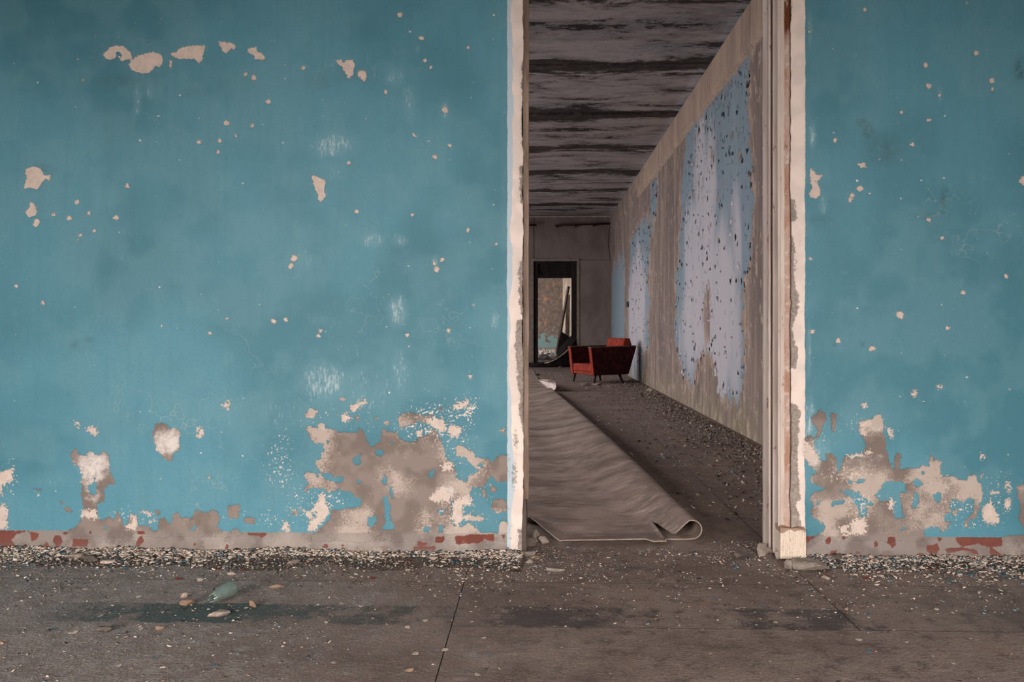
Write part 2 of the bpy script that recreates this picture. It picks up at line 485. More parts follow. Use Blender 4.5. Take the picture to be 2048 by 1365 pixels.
def mat_red_fabric(name, a, b):
    t = NT(name, 0.85, 0.15)
    tc = t.t.nodes.new('ShaderNodeTexCoord'); v = tc.outputs['Object']
    w = t.voro(11, v); n = t.noise(26, 5, 0.7, v)
    c = t.mix(t.rmp(w.outputs['Distance'], 0.3, 0.55), lin(a), lin(b))
    c = t.mix(t.rmp(n, 0.58, 0.68, 0, 0.6), c, lin([q * 0.55 for q in a]))
    c = t.mix(t.rmp(t.noise(60, 3, 0.6, v), 0.70, 0.74, 0, 0.6), c, lin((176, 150, 136)))
    t.col(c); t.bump(t.noise(90, 3, 0.6, v), 0.4, 0.003)
    return t.m

def mat_frame():
    t = NT('old_painted_timber', 0.75, 0.25)
    st = t.noise(18, 6, 0.65, t.scale((1, 1, 0.12)))
    c = t.mix(t.rmp(st, 0.3, 0.7), lin((176, 158, 150)), lin((206, 192, 182)))
    pk = t.noise(26, 6, 0.7, t.scale((1, 1, 0.35)))
    c = t.mix(t.rmp(pk, 0.64, 0.66), c, lin((150, 116, 96)))
    c = t.mix(t.rmp(t.noise(34, 5, 0.7, t.scale((1, 1, 0.2), loc=(4, 1, 2))), 0.66, 0.69), c, lin((104, 86, 76)))
    t.col(c); t.bump(t.add(st, pk), 0.5, 0.004)
    return t.m
def mat_brick():
    t = NT('exposed_lath_edge', 0.9, 0.15)
    n = t.noise(14, 6, 0.65, t.scale((1, 1, 0.45)))
    c = t.mix(t.rmp(n, 0.4, 0.62), lin((188, 162, 149)), lin((170, 130, 110)))
    c = t.mix(t.rmp(t.noise(30, 6, 0.7), 0.55, 0.62, 0, 0.8), c, lin((206, 190, 178)))
    c = t.mix(t.rmp(t.noise(22, 5, 0.7, t.scale((1, 1, 0.4), loc=(2, 2, 5))), 0.64, 0.68), c, lin((112, 88, 74)))
    zz = t.xyz()[2]
    c = t.mix(t.mul(t.rmp(zz, 2.02, 2.08), t.rmp(n, 0.40, 0.5)), c, lin((104, 58, 36)))
    t.col(c); t.bump(t.noise(60, 5, 0.7), 0.7, 0.006)
    return t.m
def mat_plinth():
    t = NT('cracked_white_gloss_block', 0.6, 0.3)
    x, y, z = t.xyz()
    cr = t.noise(40, 5, 0.6, t.scale((3.0, 1, 0.25)))
    c = t.mix(t.rmp(t.math('ABSOLUTE', t.sub(cr, 0.5)), 0.012, 0.0), lin((214, 196, 178)), lin((120, 100, 86)))
    zt = t.add(z, t.mul(t.sub(t.noise(16, 5, 0.65), 0.5), 0.06))
    c = t.mix(t.rmp(zt, 0.110, 0.115), c, lin((154, 126, 108)))
    c = t.mix(t.rmp(t.noise(120, 3), 0.70, 0.73), c, lin((92, 74, 64)))
    t.col(c); t.bump(cr, 0.3, 0.003)
    return t.m
def mat_far_room():
    t = NT('far_room_peeling_wall', 0.85, 0.15)
    x, y, z = t.xyz()
    n = t.noise(2.0, 7, 0.68)
    c = t.mix(t.rmp(t.noise(6, 6, 0.7), 0.35, 0.68), lin((120, 104, 94)), lin((156, 138, 126)))
    peach = t.rmp(t.noise(3.2, 7, 0.7, t.scale((1, 1, 1), loc=(3, 0, 1.2))), 0.56, 0.60)
    c = t.mix(t.mul(peach, 0.85), c, lin((196, 146, 120)))
    mint = t.rmp(t.add(t.noise(3.4, 6, 0.7), t.mul(t.sub(0.95, z), 0.24)), 0.56, 0.58)
    c = t.mix(mint, c, lin((142, 170, 168)))
    c = t.mix(t.rmp(z, 0.12, 0.10), c, lin((150, 138, 130)))
    t.col(c); t.bump(t.noise(20, 5, 0.7), 0.4, 0.01)
    return t.m

M = {}
M['wall'] = mat_blue_wall()
M['hall'] = mat_hall_wall()
M['ceil'] = mat_ceiling()
M['floor'] = mat_floor()
M['lino'] = mat_lino()
M['litter'] = mat_litter()
M['lino_edge'] = simple('linoleum_cut_edge', (168, 150, 137), (138, 122, 112), 30)
M['lino_lit'] = simple('window_lit_linoleum_curl', (206, 190, 184), (178, 162, 156), 8)  # pale tone paints window light onto the far curl
M['frame'] = mat_frame()
M['brick'] = mat_brick()
M['plinth'] = mat_plinth()
M['farroom'] = mat_far_room()
M['plaster'] = simple('grey_plaster', (126, 112, 104), (150, 136, 128), 12)
M['darkplaster'] = simple('dark_plaster_reveal', (92, 82, 76), (122, 108, 100), 14, stretch=(1, 1, 0.3))
M['subfloor'] = simple('dark_subfloor', (34, 30, 28), (48, 42, 39), 14)
M['farwall'] = simple('far_grey_plaster', (120, 107, 103), (142, 128, 122), 1.6, 7, stretch=(1, 1, 0.6))
M['blackwood'] = simple('charred_dark_wood', (26, 24, 24), (46, 38, 35), 9, stretch=(1, 1, 0.3))
M['iron'] = simple('rusted_iron_pipe', (36, 28, 26), (62, 42, 34), 20)
M['oldwood'] = simple('bare_grey_timber', (182, 158, 142), (134, 112, 98), 16, stretch=(1, 1, 0.15))
M['palewood'] = simple('pale_timber', (212, 196, 180), (176, 156, 142), 12, stretch=(1, 1, 0.2))
M['grit'] = simple('grey_grit', (82, 72, 67), (148, 133, 123), 110, 5, bump=1.0, bdist=0.012)
M['stone'] = simple('mortar_chunk', (120, 108, 98), (154, 142, 132), 28, 6, bump=0.8, bdist=0.006)
M['stone_pale'] = simple('pale_plaster_chunk', (172, 154, 142), (142, 127, 117), 34, 6, bump=0.7, bdist=0.004)
M['stone_dark'] = simple('dark_mortar_chunk', (82, 74, 70), (112, 100, 92), 30, 6, bump=0.8, bdist=0.006)
M['ochre'] = simple('ochre_wood_scrap', (150, 124, 104), (122, 100, 84), 40, 5, stretch=(0.3, 1, 1))
M['chip_cream'] = simple('cream_paint_flake', (208, 190, 174), (178, 160, 146), 60, 4, bump=0.2)
M['chip_blue'] = simple('turquoise_paint_flake', (62, 112, 128), (90, 132, 144), 60, 4, bump=0.2)
M['chip_grey'] = simple('grey_plaster_flake', (128, 116, 108), (156, 144, 134), 60, 4, bump=0.3)
M['chip_red'] = simple('brick_red_paint_flake', (130, 62, 50), (106, 54, 46), 60, 4, bump=0.2)
M['red_light'] = mat_red_fabric('worn_orange_red_fabric', (152, 56, 40), (128, 48, 36))
M['red_dark'] = mat_red_fabric('worn_maroon_fabric', (72, 24, 27), (50, 18, 21))
M['capwood'] = simple('varnished_arm_cap', (74, 56, 44), (104, 84, 66), 30, stretch=(0.3, 0.3, 1), rough=0.6)
M['legwood'] = simple('dark_leg_wood', (36, 26, 24), (58, 40, 34), 30, rough=0.6)
M['brass'] = simple('dull_brass_ferrule', (128, 104, 76), (96, 78, 58), 40, rough=0.5)
M['rubble'] = simple('white_rubble', (150, 140, 134), (206, 196, 190), 8, 7, bump=1.0, bdist=0.05)
M['switch'] = simple('dark_switch', (66, 72, 78), (86, 92, 98), 30)
gm = NT('green_bottle_glass', 0.15, 0.8)
gm.col(gm.mix(gm.rmp(gm.noise(40, 4), 0.4, 0.7), lin((146, 166, 156)), lin((126, 142, 133))))
gm.b.inputs['Alpha'].default_value = 0.5
M['glass'] = gm.m

# ================================================================== STRUCTURE: the turquoise wall
def wpoly(pts, sx, ox, oy):
    return [on_wall(ox + x * sx, oy + y * sx) for x, y in pts]
S5, S6, S7, S8, S4 = 1040 / 2048, 560 / 2048, 540 / 2048, 488 / 1850, 488 / 1332
def A5(p): return wpoly(p, S5, 0, 0)
def A6(p): return wpoly(p, S6, 0, 780)
def A7(p): return wpoly(p, S7, 520, 760)
def A8(p): return wpoly(p, S8, 1560, 780)
def A4(p): return wpoly(p, S4, 1560, 0)
def ring(px, py, r, n=9, k=0.3):
    rnd = random.Random(int(px * 7 + py * 13))
    return [on_wall(px + r * (1 + rnd.uniform(-k, k)) * math.cos(6.283 * i / n), py + r * (1 + rnd.uniform(-k, k)) * math.sin(6.283 * i / n)) for i in range(n)]

CREAM = [
 A5([(405,213),(430,190),(455,178),(485,180),(515,208),(522,235),(495,235),(480,243),(465,235),(480,218),(470,205),(455,207),(460,225),(440,235),(415,233)]),
 A5([(515,238),(545,218),(575,210),(600,205),(635,215),(643,238),(632,262),(610,262),(588,288),(545,288),(520,278),(507,255)]),
 A5([(672,208),(690,205),(715,185),(740,182),(770,178),(805,180),(803,205),(795,240),(780,247),(765,232),(700,232),(675,220)]),
 A5([(665,240),(676,240),(677,272),(667,268)]),
 A5([(862,165),(885,165),(892,172),(905,165),(915,172),(930,180),(925,195),(910,192),(898,200),(890,212),(875,200),(868,185)]),
 A5([(975,190),(1010,185),(1012,205),(1030,210),(1045,225),(1040,237),(1020,232),(998,235),(1000,218),(978,208)]),
 A5([(1325,237),(1345,235),(1350,250),(1365,235),(1388,235),(1398,255),(1390,295),(1372,308),(1360,290),(1348,265),(1330,250)]),
 A5([(1408,275),(1440,282),(1443,305),(1435,325),(1420,310),(1408,295)]),
 A5([(958,283),(976,285),(965,302)]), A5([(985,308),(1000,294),(1010,310),(1000,317)]),
 A5([(100,665),(130,655),(160,665),(175,690),(198,690),(195,715),(180,705),(160,725),(148,748),(120,740),(92,745),(105,700)]),
 A5([(118,795),(130,795),(143,830),(140,850),(115,858),(97,835),(115,820)]),
 A5([(135,862),(155,862),(155,880),(142,900),(130,890)]),
 A5([(1222,690),(1262,700),(1282,715),(1278,750),(1285,775),(1262,795),(1248,785),(1252,765),(1240,745),(1235,720)]),
 A5([(1620,520),(1640,535),(1638,545),(1625,535)]), A5([(1704,612),(1718,610),(1722,628),(1706,626)]),
 A6([(548,230),(577,238),(568,278)]), A6([(633,290),(665,266),(707,285),(707,325),(690,340),(655,315)]),
 A6([(1445,283),(1477,283),(1497,315),(1465,352),(1450,335)]), A6([(1618,117),(1678,78),(1678,120),(1667,142)]),
 A6([(0,600),(90,576),(97,640),(92,672),(50,677),(20,712),(15,782),(-30,760),(-75,770),(-60,720),(-90,690),(-70,640),(-40,600)]),
 A6([(-30,852),(30,838),(62,880),(47,950),(57,1000),(37,1027),(-20,1015),(-50,1030),(-70,980),(-45,930),(-75,890)]),
 A6([(1015,890),(1060,885),(1120,915),(1100,925),(1050,905)]), A6([(1095,960),(1130,945),(1140,960),(1100,985)]),
 A6([(915,1000),(950,985),(960,910),(995,925),(1005,1000),(985,1030),(930,1020)]),
 A6([(595,880),(690,880),(718,935),(690,950),(600,930)]),
 A7([(320,990),(380,995),(430,930),(450,870),(495,855),(500,920),(530,1000),(515,1030),(470,1080),(420,1140),(375,1150),(370,1060),(330,1010)]),
 A7([(1440,345),(1540,360),(1500,440),(1440,430),(1430,380)]),
 A7([(1460,195),(1540,165),(1590,145),(1580,190),(1530,230),(1470,225)]),
 A7([(1280,905),(1390,800),(1430,860),(1450,930),(1300,922)]),
 A7([(1460,930),(1530,890),(1590,880),(1620,950),(1540,960),(1540,1050),(1500,1120),(1450,1060)]),
 A7([(1370,650),(1440,620),(1470,680),(1390,690)]), A7([(160,1140),(160,1115),(190,1070),(215,1090),(222,1155)]),
 A7([(680,210),(740,180),(800,145),(807,175),(760,205),(720,240),(690,235)]), A7([(615,270),(660,250),(692,290),(650,327),(625,305)]),
 A7([(1250,310),(1320,285),(1400,310),(1405,345),(1440,380),(1360,400),(1300,350)]),
 A7([(1180,390),(1230,380),(1240,420),(1190,430)]), A7([(1540,1040),(1600,1010),(1600,1035),(1560,1065)]),
 A8([(605,250),(690,235),(690,300),(640,350),(620,330)]), A8([(445,1040),(530,1030),(560,980),(650,970),(662,1095),(490,1105)]),
 A8([(1560,870),(1600,850),(1630,900),(1670,1000),(1620,1020),(1550,1000),(1530,920)]), A8([(1710,830),(1740,820),(1757,880),(1730,922),(1703,880)]),
 A8([(1720,690),(1737,690),(1752,772),(1723,772)]), A8([(830,820),(862,830),(857,912),(830,900)]),
 A8([(185,385),(230,420),(280,480),(250,560),(185,520)]), A8([(800,290),(858,298),(852,372),(825,350),(815,320)]),
 A8([(490,500),(640,480),(700,455),(700,480),(560,520)]), A8([(510,620),(620,640),(560,660)]), A8([(1585,772),(1660,778),(1600,800)]),
 A8([(1520,500),(1540,488),(1558,500),(1545,520),(1522,515)]),
 A4([(163,922),(187,930),(192,950),(227,958),(217,987),(195,987),(217,1020),(222,1060),(195,1087),(166,1077),(163,1050),(180,1015),(158,1000),(175,985),(163,965)]),
 A4([(422,895),(465,890),(468,912),(440,915)]), A4([(1303,992),(1320,965),(1400,955),(1400,1015),(1330,1012)]),
]
for (px, py, r) in [(588,518,7),(582,532,5),(581,536,4),(397,284,4),(452,246,5),(504,251,4),(471,272,3),(439,282,4),(436,304,3),(698,325,4),(713,424,5),
    (825,430,4),(900,291,4),(167,162,3),(153,404,5),(178,428,4),(139,436,5),(107,430,4),(159,472,4),(188,461,3),(157,481,3),(232,436,5),(255,372,4),(33,573,4),
    (85,607,4),(547,642,6),(572,640,4),(640,662,4),(638,673,4),(420,667,3),(455,637,3),(935,460,4),(993,489,4),(898,661,4),(940,755,4),(815,671,4),(873,540,6),(868,528,4),
    (884,520,5),(800,30,5),(843,76,5),(936,96,3),(862,135,3),(850,121,4),(890,220,6),(606,135,4),(537,204,5),(772,183,4),(1851,131,5),(1857,172,5),(1879,190,4),
    (1953,106,5),(1984,160,5),(1803,224,4),(1672,280,5),(1857,240,4),(1824,289,4),(1739,387,3),(1858,440,4),(1720,377,6),(1985,178,3),(1926,585,5),(2012,552,5),(1895,656,5),
    (1744,698,6),(1829,786,6),(1880,775,4),(1801,631,8),(1676,682,5),(1885,477,4),(1730,19,3),(1704,392,5),(1700,400,4),(1618,64,4),(1622,518,3),(1625,664,4),(1729,812,5)]:
    CREAM.append(ring(px, py, r))
CREAM_HOLES = [A8([(640,270),(690,260),(695,310),(650,320)]), A8([(510,1040),(540,1030),(545,1070),(520,1075)]), A7([(390,1020),(420,1000),(430,1040),(400,1060)])]
BARE = [
 A6([(512,480),(550,435),(575,465),(615,485),(660,450),(690,475),(715,485),(745,447),(775,460),(798,500),(788,530),(800,600),(835,650),(840,690),(780,700),(760,730),(755,820),(700,845),(715,930),(600,930),(620,850),(598,830),(600,700),(590,600),(570,570),(540,545)]),
 A6([(1125,255),(1150,250),(1220,248),(1250,290),(1305,288),(1310,370),(1325,420),(1300,460),(1275,460),(1260,520),(1225,530),(1180,495),(1160,455),(1135,430),(1118,350)]),
 A6([(1665,850),(1750,840),(1755,900),(1735,945),(1680,940),(1660,900)]), A6([(1780,945),(1810,930),(1870,945),(1855,985),(1820,992),(1790,975)]),
 A6([(470,870),(510,865),(525,890),(490,905)]), A6([(1140,890),(1175,890),(1175,925),(1150,915)]), A6([(430,820),(455,815),(450,840)]), A6([(1510,640),(1540,635),(1540,665),(1515,660)]),
 A6([(245,728),(300,725),(300,742),(260,742)]),
 A6([(480,1060),(520,1020),(560,1000),(600,940),(690,900),(720,950),(760,950),(800,930),(830,960),(860,890),(890,950),(895,1010),(930,985),(960,910),(1000,920),(1005,1000),(1080,1005),(1120,1030),(1150,1030),(1165,950),(1200,940),(1240,985),(1290,895),(1330,940),(1360,930),(1400,940),(1430,885),(1500,900),(1540,880),(1600,890),(1600,960),(1580,1010),(1620,1030),(1680,1045),(1730,1010),(1765,1050),(1800,1080),(480,1080)]),
 A7([(345,380),(380,355),(440,370),(435,335),(465,325),(495,340),(500,370),(550,375),(600,400),(690,405),(740,395),(740,360),(785,400),(800,450),(850,510),(920,470),(935,375),(960,400),(1040,400),(1050,440),(1130,470),(1180,460),(1280,410),(1330,380),(1350,440),(1400,490),(1400,570),(1460,640),(1490,740),(1560,780),(1600,830),(1590,880),(1450,940),(1460,1020),(1450,1090),(1520,1120),(1590,1080),(1640,1140),(1700,1160),(1800,1165),(1870,1165),(1870,1230),(380,1230),(390,1180),(430,1160),(480,1110),(530,1060),(540,990),(640,985),(760,965),(775,920),(740,890),(660,850),(600,830),(520,845),(480,825),(400,815),(345,850),(330,830),(370,790),(330,730),(350,700),(400,710),(440,740),(450,680),(430,660),(415,615),(470,600),(470,560),(490,540),(475,490),(420,475),(385,455)]),
 A7([(1485,520),(1500,495),(1550,510),(1610,540),(1640,590),(1740,600),(1760,640),(1800,580),(1890,565),(1890,775),(1800,785),(1760,730),(1740,760),(1690,820),(1600,820),(1550,790),(1580,740),(1660,700),(1600,640),(1560,590),(1490,580)]),
 A7([(1750,970),(1770,910),(1830,905),(1880,940),(1880,1000),(1810,1015),(1770,1000)]), A7([(1810,1175),(1820,1080),(1850,1060),(1885,1080),(1885,1175)]),
 A7([(1540,1040),(1600,1030),(1700,1045),(1690,1070),(1600,1075),(1550,1060)]), A7([(1810,387),(1857,362),(1860,408)]),
 A7([(330,260),(370,240),(390,215),(435,235),(420,280),(405,300),(370,290),(340,275)]), A7([(1040,300),(1080,255),(1150,250),(1250,270),(1310,265),(1300,290),(1300,320),(1240,320),(1200,320),(1130,345),(1080,372),(1055,350)]),
 A7([(720,285),(750,270),(755,300),(735,310)]), A7([(935,325),(980,310),(970,350),(950,345)]), A7([(1745,800),(1790,820),(1780,855),(1750,850)]), A7([(245,1010),(265,990),(288,1005),(280,1025),(255,1028)]),
 A7([(860,290),(890,280),(895,300),(870,312)]), A7([(1350,225),(1385,210),(1390,245),(1360,240)]), A7([(615,145),(650,140),(655,158),(630,160)]), A7([(1690,840),(1715,840),(1712,890),(1692,885)]),
 A8([(175,380),(230,345),(260,385),(255,440),(290,490),(295,540),(350,535),(345,485),(390,490),(435,530),(440,630),(460,590),(490,500),(560,515),(640,480),(650,440),(640,390),(600,300),(610,245),(680,235),(710,205),(760,180),(785,230),(780,290),(800,380),(805,440),(820,520),(840,570),(830,600),(870,600),(865,510),(890,475),(915,490),(910,610),(960,600),(1010,590),(1050,600),(1075,565),(1130,580),(1140,500),(1170,525),(1225,550),(1215,640),(1240,660),(1320,645),(1350,680),(1420,690),(1430,650),(1480,640),(1500,700),(1530,715),(1540,790),(1510,900),(1480,980),(1430,990),(1410,1040),(1400,1010),(1430,970),(1470,920),(1475,850),(1440,820),(1400,840),(1370,850),(1300,830),(1290,880),(1300,930),(1240,960),(1250,1000),(1290,1010),(1290,1050),(1250,1060),(1230,1080),(1215,1030),(1190,1040),(1140,1035),(1090,1075),(1090,1150),(200,1150),(320,1090),(350,1050),(300,990),(240,960),(225,920),(260,880),(230,830),(240,790),(300,770),(360,740),(300,745),(240,700),(230,650),(290,630),(250,600),(175,500)]),
 A8([(235,215),(280,190),(305,145),(350,180),(355,230),(330,280),(310,320),(290,365),(278,360),(295,310),(255,260)]), A8([(380,200),(400,170),(425,190),(430,250),(410,320),(390,300),(400,240)]),
 A8([(1795,740),(1850,720),(1900,735),(1950,700),(2010,745),(1985,810),(2040,870),(2000,940),(2030,1000),(1970,1060),(1910,1030),(1850,1050),(1815,1000),(1820,860)]), A8([(1700,1150),(1700,1110),(1850,1100),(1990,1100),(1990,1150)]), A8([(1310,920),(1345,905),(1345,960),(1315,965)]), A8([(1518,645),(1535,645),(1532,680),(1520,680)]),
]
BARE_HOLES = [
 A6([(690,650),(707,690),(692,768),(655,755),(622,705),(660,690)]), A6([(750,1005),(785,1000),(790,1020),(755,1022)]), A6([(1385,1020),(1430,995),(1440,1015),(1410,1035)]),
 A7([(497,465),(517,447),(537,465),(517,485)]), A7([(705,600),(765,558),(767,620),(740,652),(715,640)]), A7([(878,545),(910,513),(932,545),(920,577),(885,572)]),
 A7([(468,710),(520,705),(560,740),(622,735),(622,780),(570,787),(530,765),(490,740)]), A7([(732,775),(750,757),(765,772),(745,790)]), A7([(922,760),(950,718),(972,760),(945,797)]),
 A7([(932,888),(960,888),(970,920),(987,950),(987,1070),(1022,1110),(1000,1142),(928,1132),(950,1080),(938,1000)]), A7([(988,820),(1012,812),(1012,902),(990,902)]),
 A7([(803,1033),(882,1033),(877,1090),(845,1128),(818,1090)]), A7([(1348,985),(1402,990),(1387,1022),(1353,1022)]), A7([(1237,1100),(1292,1108),(1292,1147),(1243,1152)]), A7([(1353,1110),(1392,1098),(1387,1152),(1348,1157)]),
 A7([(1277,700),(1333,688),(1312,757),(1283,730)]), A7([(1098,690),(1118,668),(1128,690),(1110,715)]), A7([(985,480),(998,465),(1008,482),(995,495)]), A7([(1660,650),(1690,635),(1715,655),(1680,668)]), A7([(1150,290),(1165,280),(1172,300),(1158,308)]),
 A8([(460,770),(540,770),(600,770),(640,830),(720,860),(715,880),(660,880),(650,970),(600,970),(590,900),(550,860),(520,800)]),
 A8([(720,800),(800,700),(850,690),(870,710),(910,685),(950,710),(955,770),(900,780),(920,830),(940,985),(880,980),(860,910),(860,840),(810,840),(760,850)]),
 A8([(1018,680),(1060,663),(1087,720),(1050,742),(1018,720)]), A8([(1163,800),(1200,768),(1222,790),(1212,852),(1178,852)]), A8([(998,850),(1030,788),(1057,830),(1052,892),(1008,902)]),
 A8([(388,850),(492,838),(482,872),(398,882)]), A8([(500,690),(650,680),(640,700),(540,720)]), A8([(1065,620),(1090,610),(1085,650),(1068,648)]), A8([(900,1045),(950,1050),(940,1068),(905,1062)]), A8([(280,855),(310,845),(308,875),(285,872)]),
]
RED = [
 A6([(-60,1030),(210,1030),(120,1060),(80,1100),(110,1150),(20,1150),(-60,1110)]), A6([(210,1040),(290,1050),(270,1100),(230,1110)]), A6([(400,1065),(440,1070),(460,1110),(420,1160),(390,1110)]),
 A6([(530,1090),(640,1095),(640,1150),(530,1150)]), A6([(300,1160),(340,1110),(360,1150)]), A6([(1000,1035),(1055,1033),(1057,1057),(1005,1057)]), A6([(1020,1075),(1057,1090),(1050,1110),(1010,1160),(988,1150)]),
 A6([(645,1038),(665,1038),(665,1055),(648,1055)]), A6([(1408,1125),(1435,1120),(1435,1142),(1408,1142)]), A6([(1640,1165),(1655,1120),(1675,1140),(1665,1170)]), A6([(430,1040),(500,1045),(480,1060),(440,1055)]), A6([(1765,1050),(1950,1052),(1940,1070),(1905,1095),(1890,1065),(1780,1062)]),
 A7([(1475,1185),(1560,1185),(1640,1175),(1775,1173),(1777,1230),(1700,1215),(1660,1240),(1480,1252)]), A7([(1338,1195),(1397,1188),(1397,1237),(1330,1232)]), A7([(1195,1230),(1282,1228),(1260,1262),(1200,1262)]), A7([(1160,1265),(1330,1263),(1325,1290),(1160,1290)]),
 A7([(468,1267),(495,1238),(522,1260),(500,1285)]), A7([(0,1170),(40,1170),(10,1200)]), A7([(610,1260),(640,1225),(635,1265)]), A7([(1830,1180),(1860,1180),(1850,1220)]),
 A8([(190,1108),(257,1115),(240,1140),(210,1167)]), A8([(340,1145),(387,1108),(387,1172),(350,1172)]), A8([(470,1110),(514,1118),(480,1142)]), A8([(710,1155),(735,1143),(752,1192),(715,1197)]), A8([(818,1120),(872,1113),(882,1180),(850,1207),(818,1160)]),
 A8([(1118,1180),(1192,1168),(1217,1210),(1160,1272),(1108,1210)]), A8([(1190,1118),(1242,1130),(1200,1157)]), A8([(1330,1118),(1687,1113),(1682,1190),(1600,1192),(1640,1220),(1702,1262),(1600,1282),(1590,1200),(1500,1170),(1400,1192),(1340,1160)]),
 A8([(1250,1210),(1400,1195),(1460,1210),(1522,1240),(1500,1252),(1400,1217),(1260,1242)]), A8([(378,1215),(442,1213),(412,1257),(380,1252)]), A8([(575,1225),(610,1230),(600,1250),(580,1245)]), A8([(1030,1240),(1090,1245),(1060,1265)]), A8([(1080,1260),(1150,1255),(1130,1285),(1090,1285)]),
]
def WB(lst):
    r = []
    for px, py, rx, ry, a in lst:
        X, Z = on_wall(px, py); r.append((X, Z, rx / 507, ry / 507, a))
    return r
SCUFF = WB([(668,290,55,30,.75),(668,340,40,26,.4),(795,622,22,38,.85),(650,762,60,46,.85),(620,470,40,40,.35),(745,480,26,18,.7),(800,480,20,16,.6),(820,205,18,45,.6),(790,155,24,22,.55),
    (890,222,10,22,.7),(990,640,9,18,.8),(870,525,8,14,.6),(700,650,60,40,.3),(800,745,22,60,.6),(720,780,90,60,.5),(570,830,70,50,.45),(275,200,10,40,.6),(300,180,8,25,.5),
    (268,230,5,45,.4),(640,390,14,26,.5),(605,520,30,30,.4),(690,700,60,36,.35),(980,760,22,26,.4),(900,770,60,40,.3),(450,830,120,50,.3),(100,960,60,22,.4),(250,860,120,50,.22),
    (1625,270,8,30,.9),(1620,60,6,40,.7),(1620,850,14,70,.8),(1646,410,10,22,.7),(1640,900,24,30,.7),(1690,860,60,50,.35),(1618,700,6,60,.7),(1700,395,10,12,.5),(1710,110,6,8,.5),(1800,630,14,8,.5),
    (1010,330,10,300,.35),(1760,300,10,20,.3),(1880,190,6,20,.6),(640,640,30,14,.4),(835,100,6,14,.5)])
SPECK = WB([(870,850,100,60,.75),(930,820,40,40,.8),(700,840,80,40,.45),(560,930,40,90,.62),(600,1010,60,50,.6),(650,1000,60,24,.75),(920,900,60,60,.6),(960,960,50,60,.55),(900,1010,50,50,.7),(940,1040,60,30,.6),
    (255,1030,60,24,.6),(20,960,26,70,.6),(120,1040,80,20,.3),(470,1030,60,24,.5),(540,1040,30,30,.6),(1650,870,50,36,.5),(1720,850,40,30,.6),(1690,950,70,24,.7),(1720,1010,40,40,.75),(1790,1010,60,40,.5),
    (1920,1010,60,36,.65),(1990,1010,50,60,.6),(2015,980,16,60,.6),(1930,1050,90,16,.6),(1990,960,40,30,.5),(880,790,60,26,.4),(640,830,60,40,.4),(1030,880,6,30,.9),(1028,950,7,40,.95),(1030,900,5,50,.6),
    (1590,530,10,20,.8),(1585,430,12,12,.9),(1600,480,8,30,.5),(985,600,30,30,.2),(1020,1070,10,30,.5),(700,300,200,150,.12),(800,600,200,200,.12),(1800,300,250,200,.12)])
WHITE = WB([(182,935,48,46,1.0),(334,886,40,38,1.0),(185,990,26,36,.7),(170,955,16,20,.8),(1740,860,40,20,.6),(1690,870,40,30,.5),(1700,930,70,20,.5),(645,855,20,14,.6),(890,985,24,20,.9),(1630,910,26,40,.8),(1900,960,60,40,.5),(1850,940,60,40,.4),(300,1030,40,14,.4),(1730,920,60,30,.55),(860,800,30,14,.6),(800,850,30,20,.3)])

CRACK = WB([(330,830,180,60,.8),(500,860,120,60,.8),(1970,470,70,60,.9),(500,700,100,50,.5),(900,650,80,60,.45),(350,100,160,40,.6),(700,150,90,40,.6),(440,1000,80,50,.7),(1880,400,40,40,.6),(720,600,120,100,.35)])
SMUDGE = WB([(1722,246,12,10,.8),(1737,262,12,18,.9),(1765,300,36,30,.6),(1886,400,5,24,1.0),(1890,380,6,8,.8),(2040,140,12,22,1.0),(1640,440,20,12,.5),(1850,430,30,10,.4),(150,690,8,8,.7),(240,160,60,16,.4),(380,185,30,10,.4),(700,145,30,20,.4),(180,680,10,6,.5),(1725,690,4,6,1.0),(1670,690,5,4,1.0),(80,340,30,12,.6),(650,160,40,20,.3)])
def edge_left(z):      # broken plaster edge of the opening
    return -0.0575 + 0.012 * fbm(np.asarray(z) * 0 + 3.1, z, 7.0, 3, 4) + 0.006 * fbm(np.asarray(z) * 0 + 1.7, z, 40, 9, 2)
def edge_right(z):
    return 0.9885 + 0.008 * fbm(np.asarray(z) * 0 + 8.1, z, 8.0, 5, 4) + 0.004 * fbm(np.asarray(z) * 0 + 2.2, z, 45, 2, 2)
OPEN_TOP = 2.62
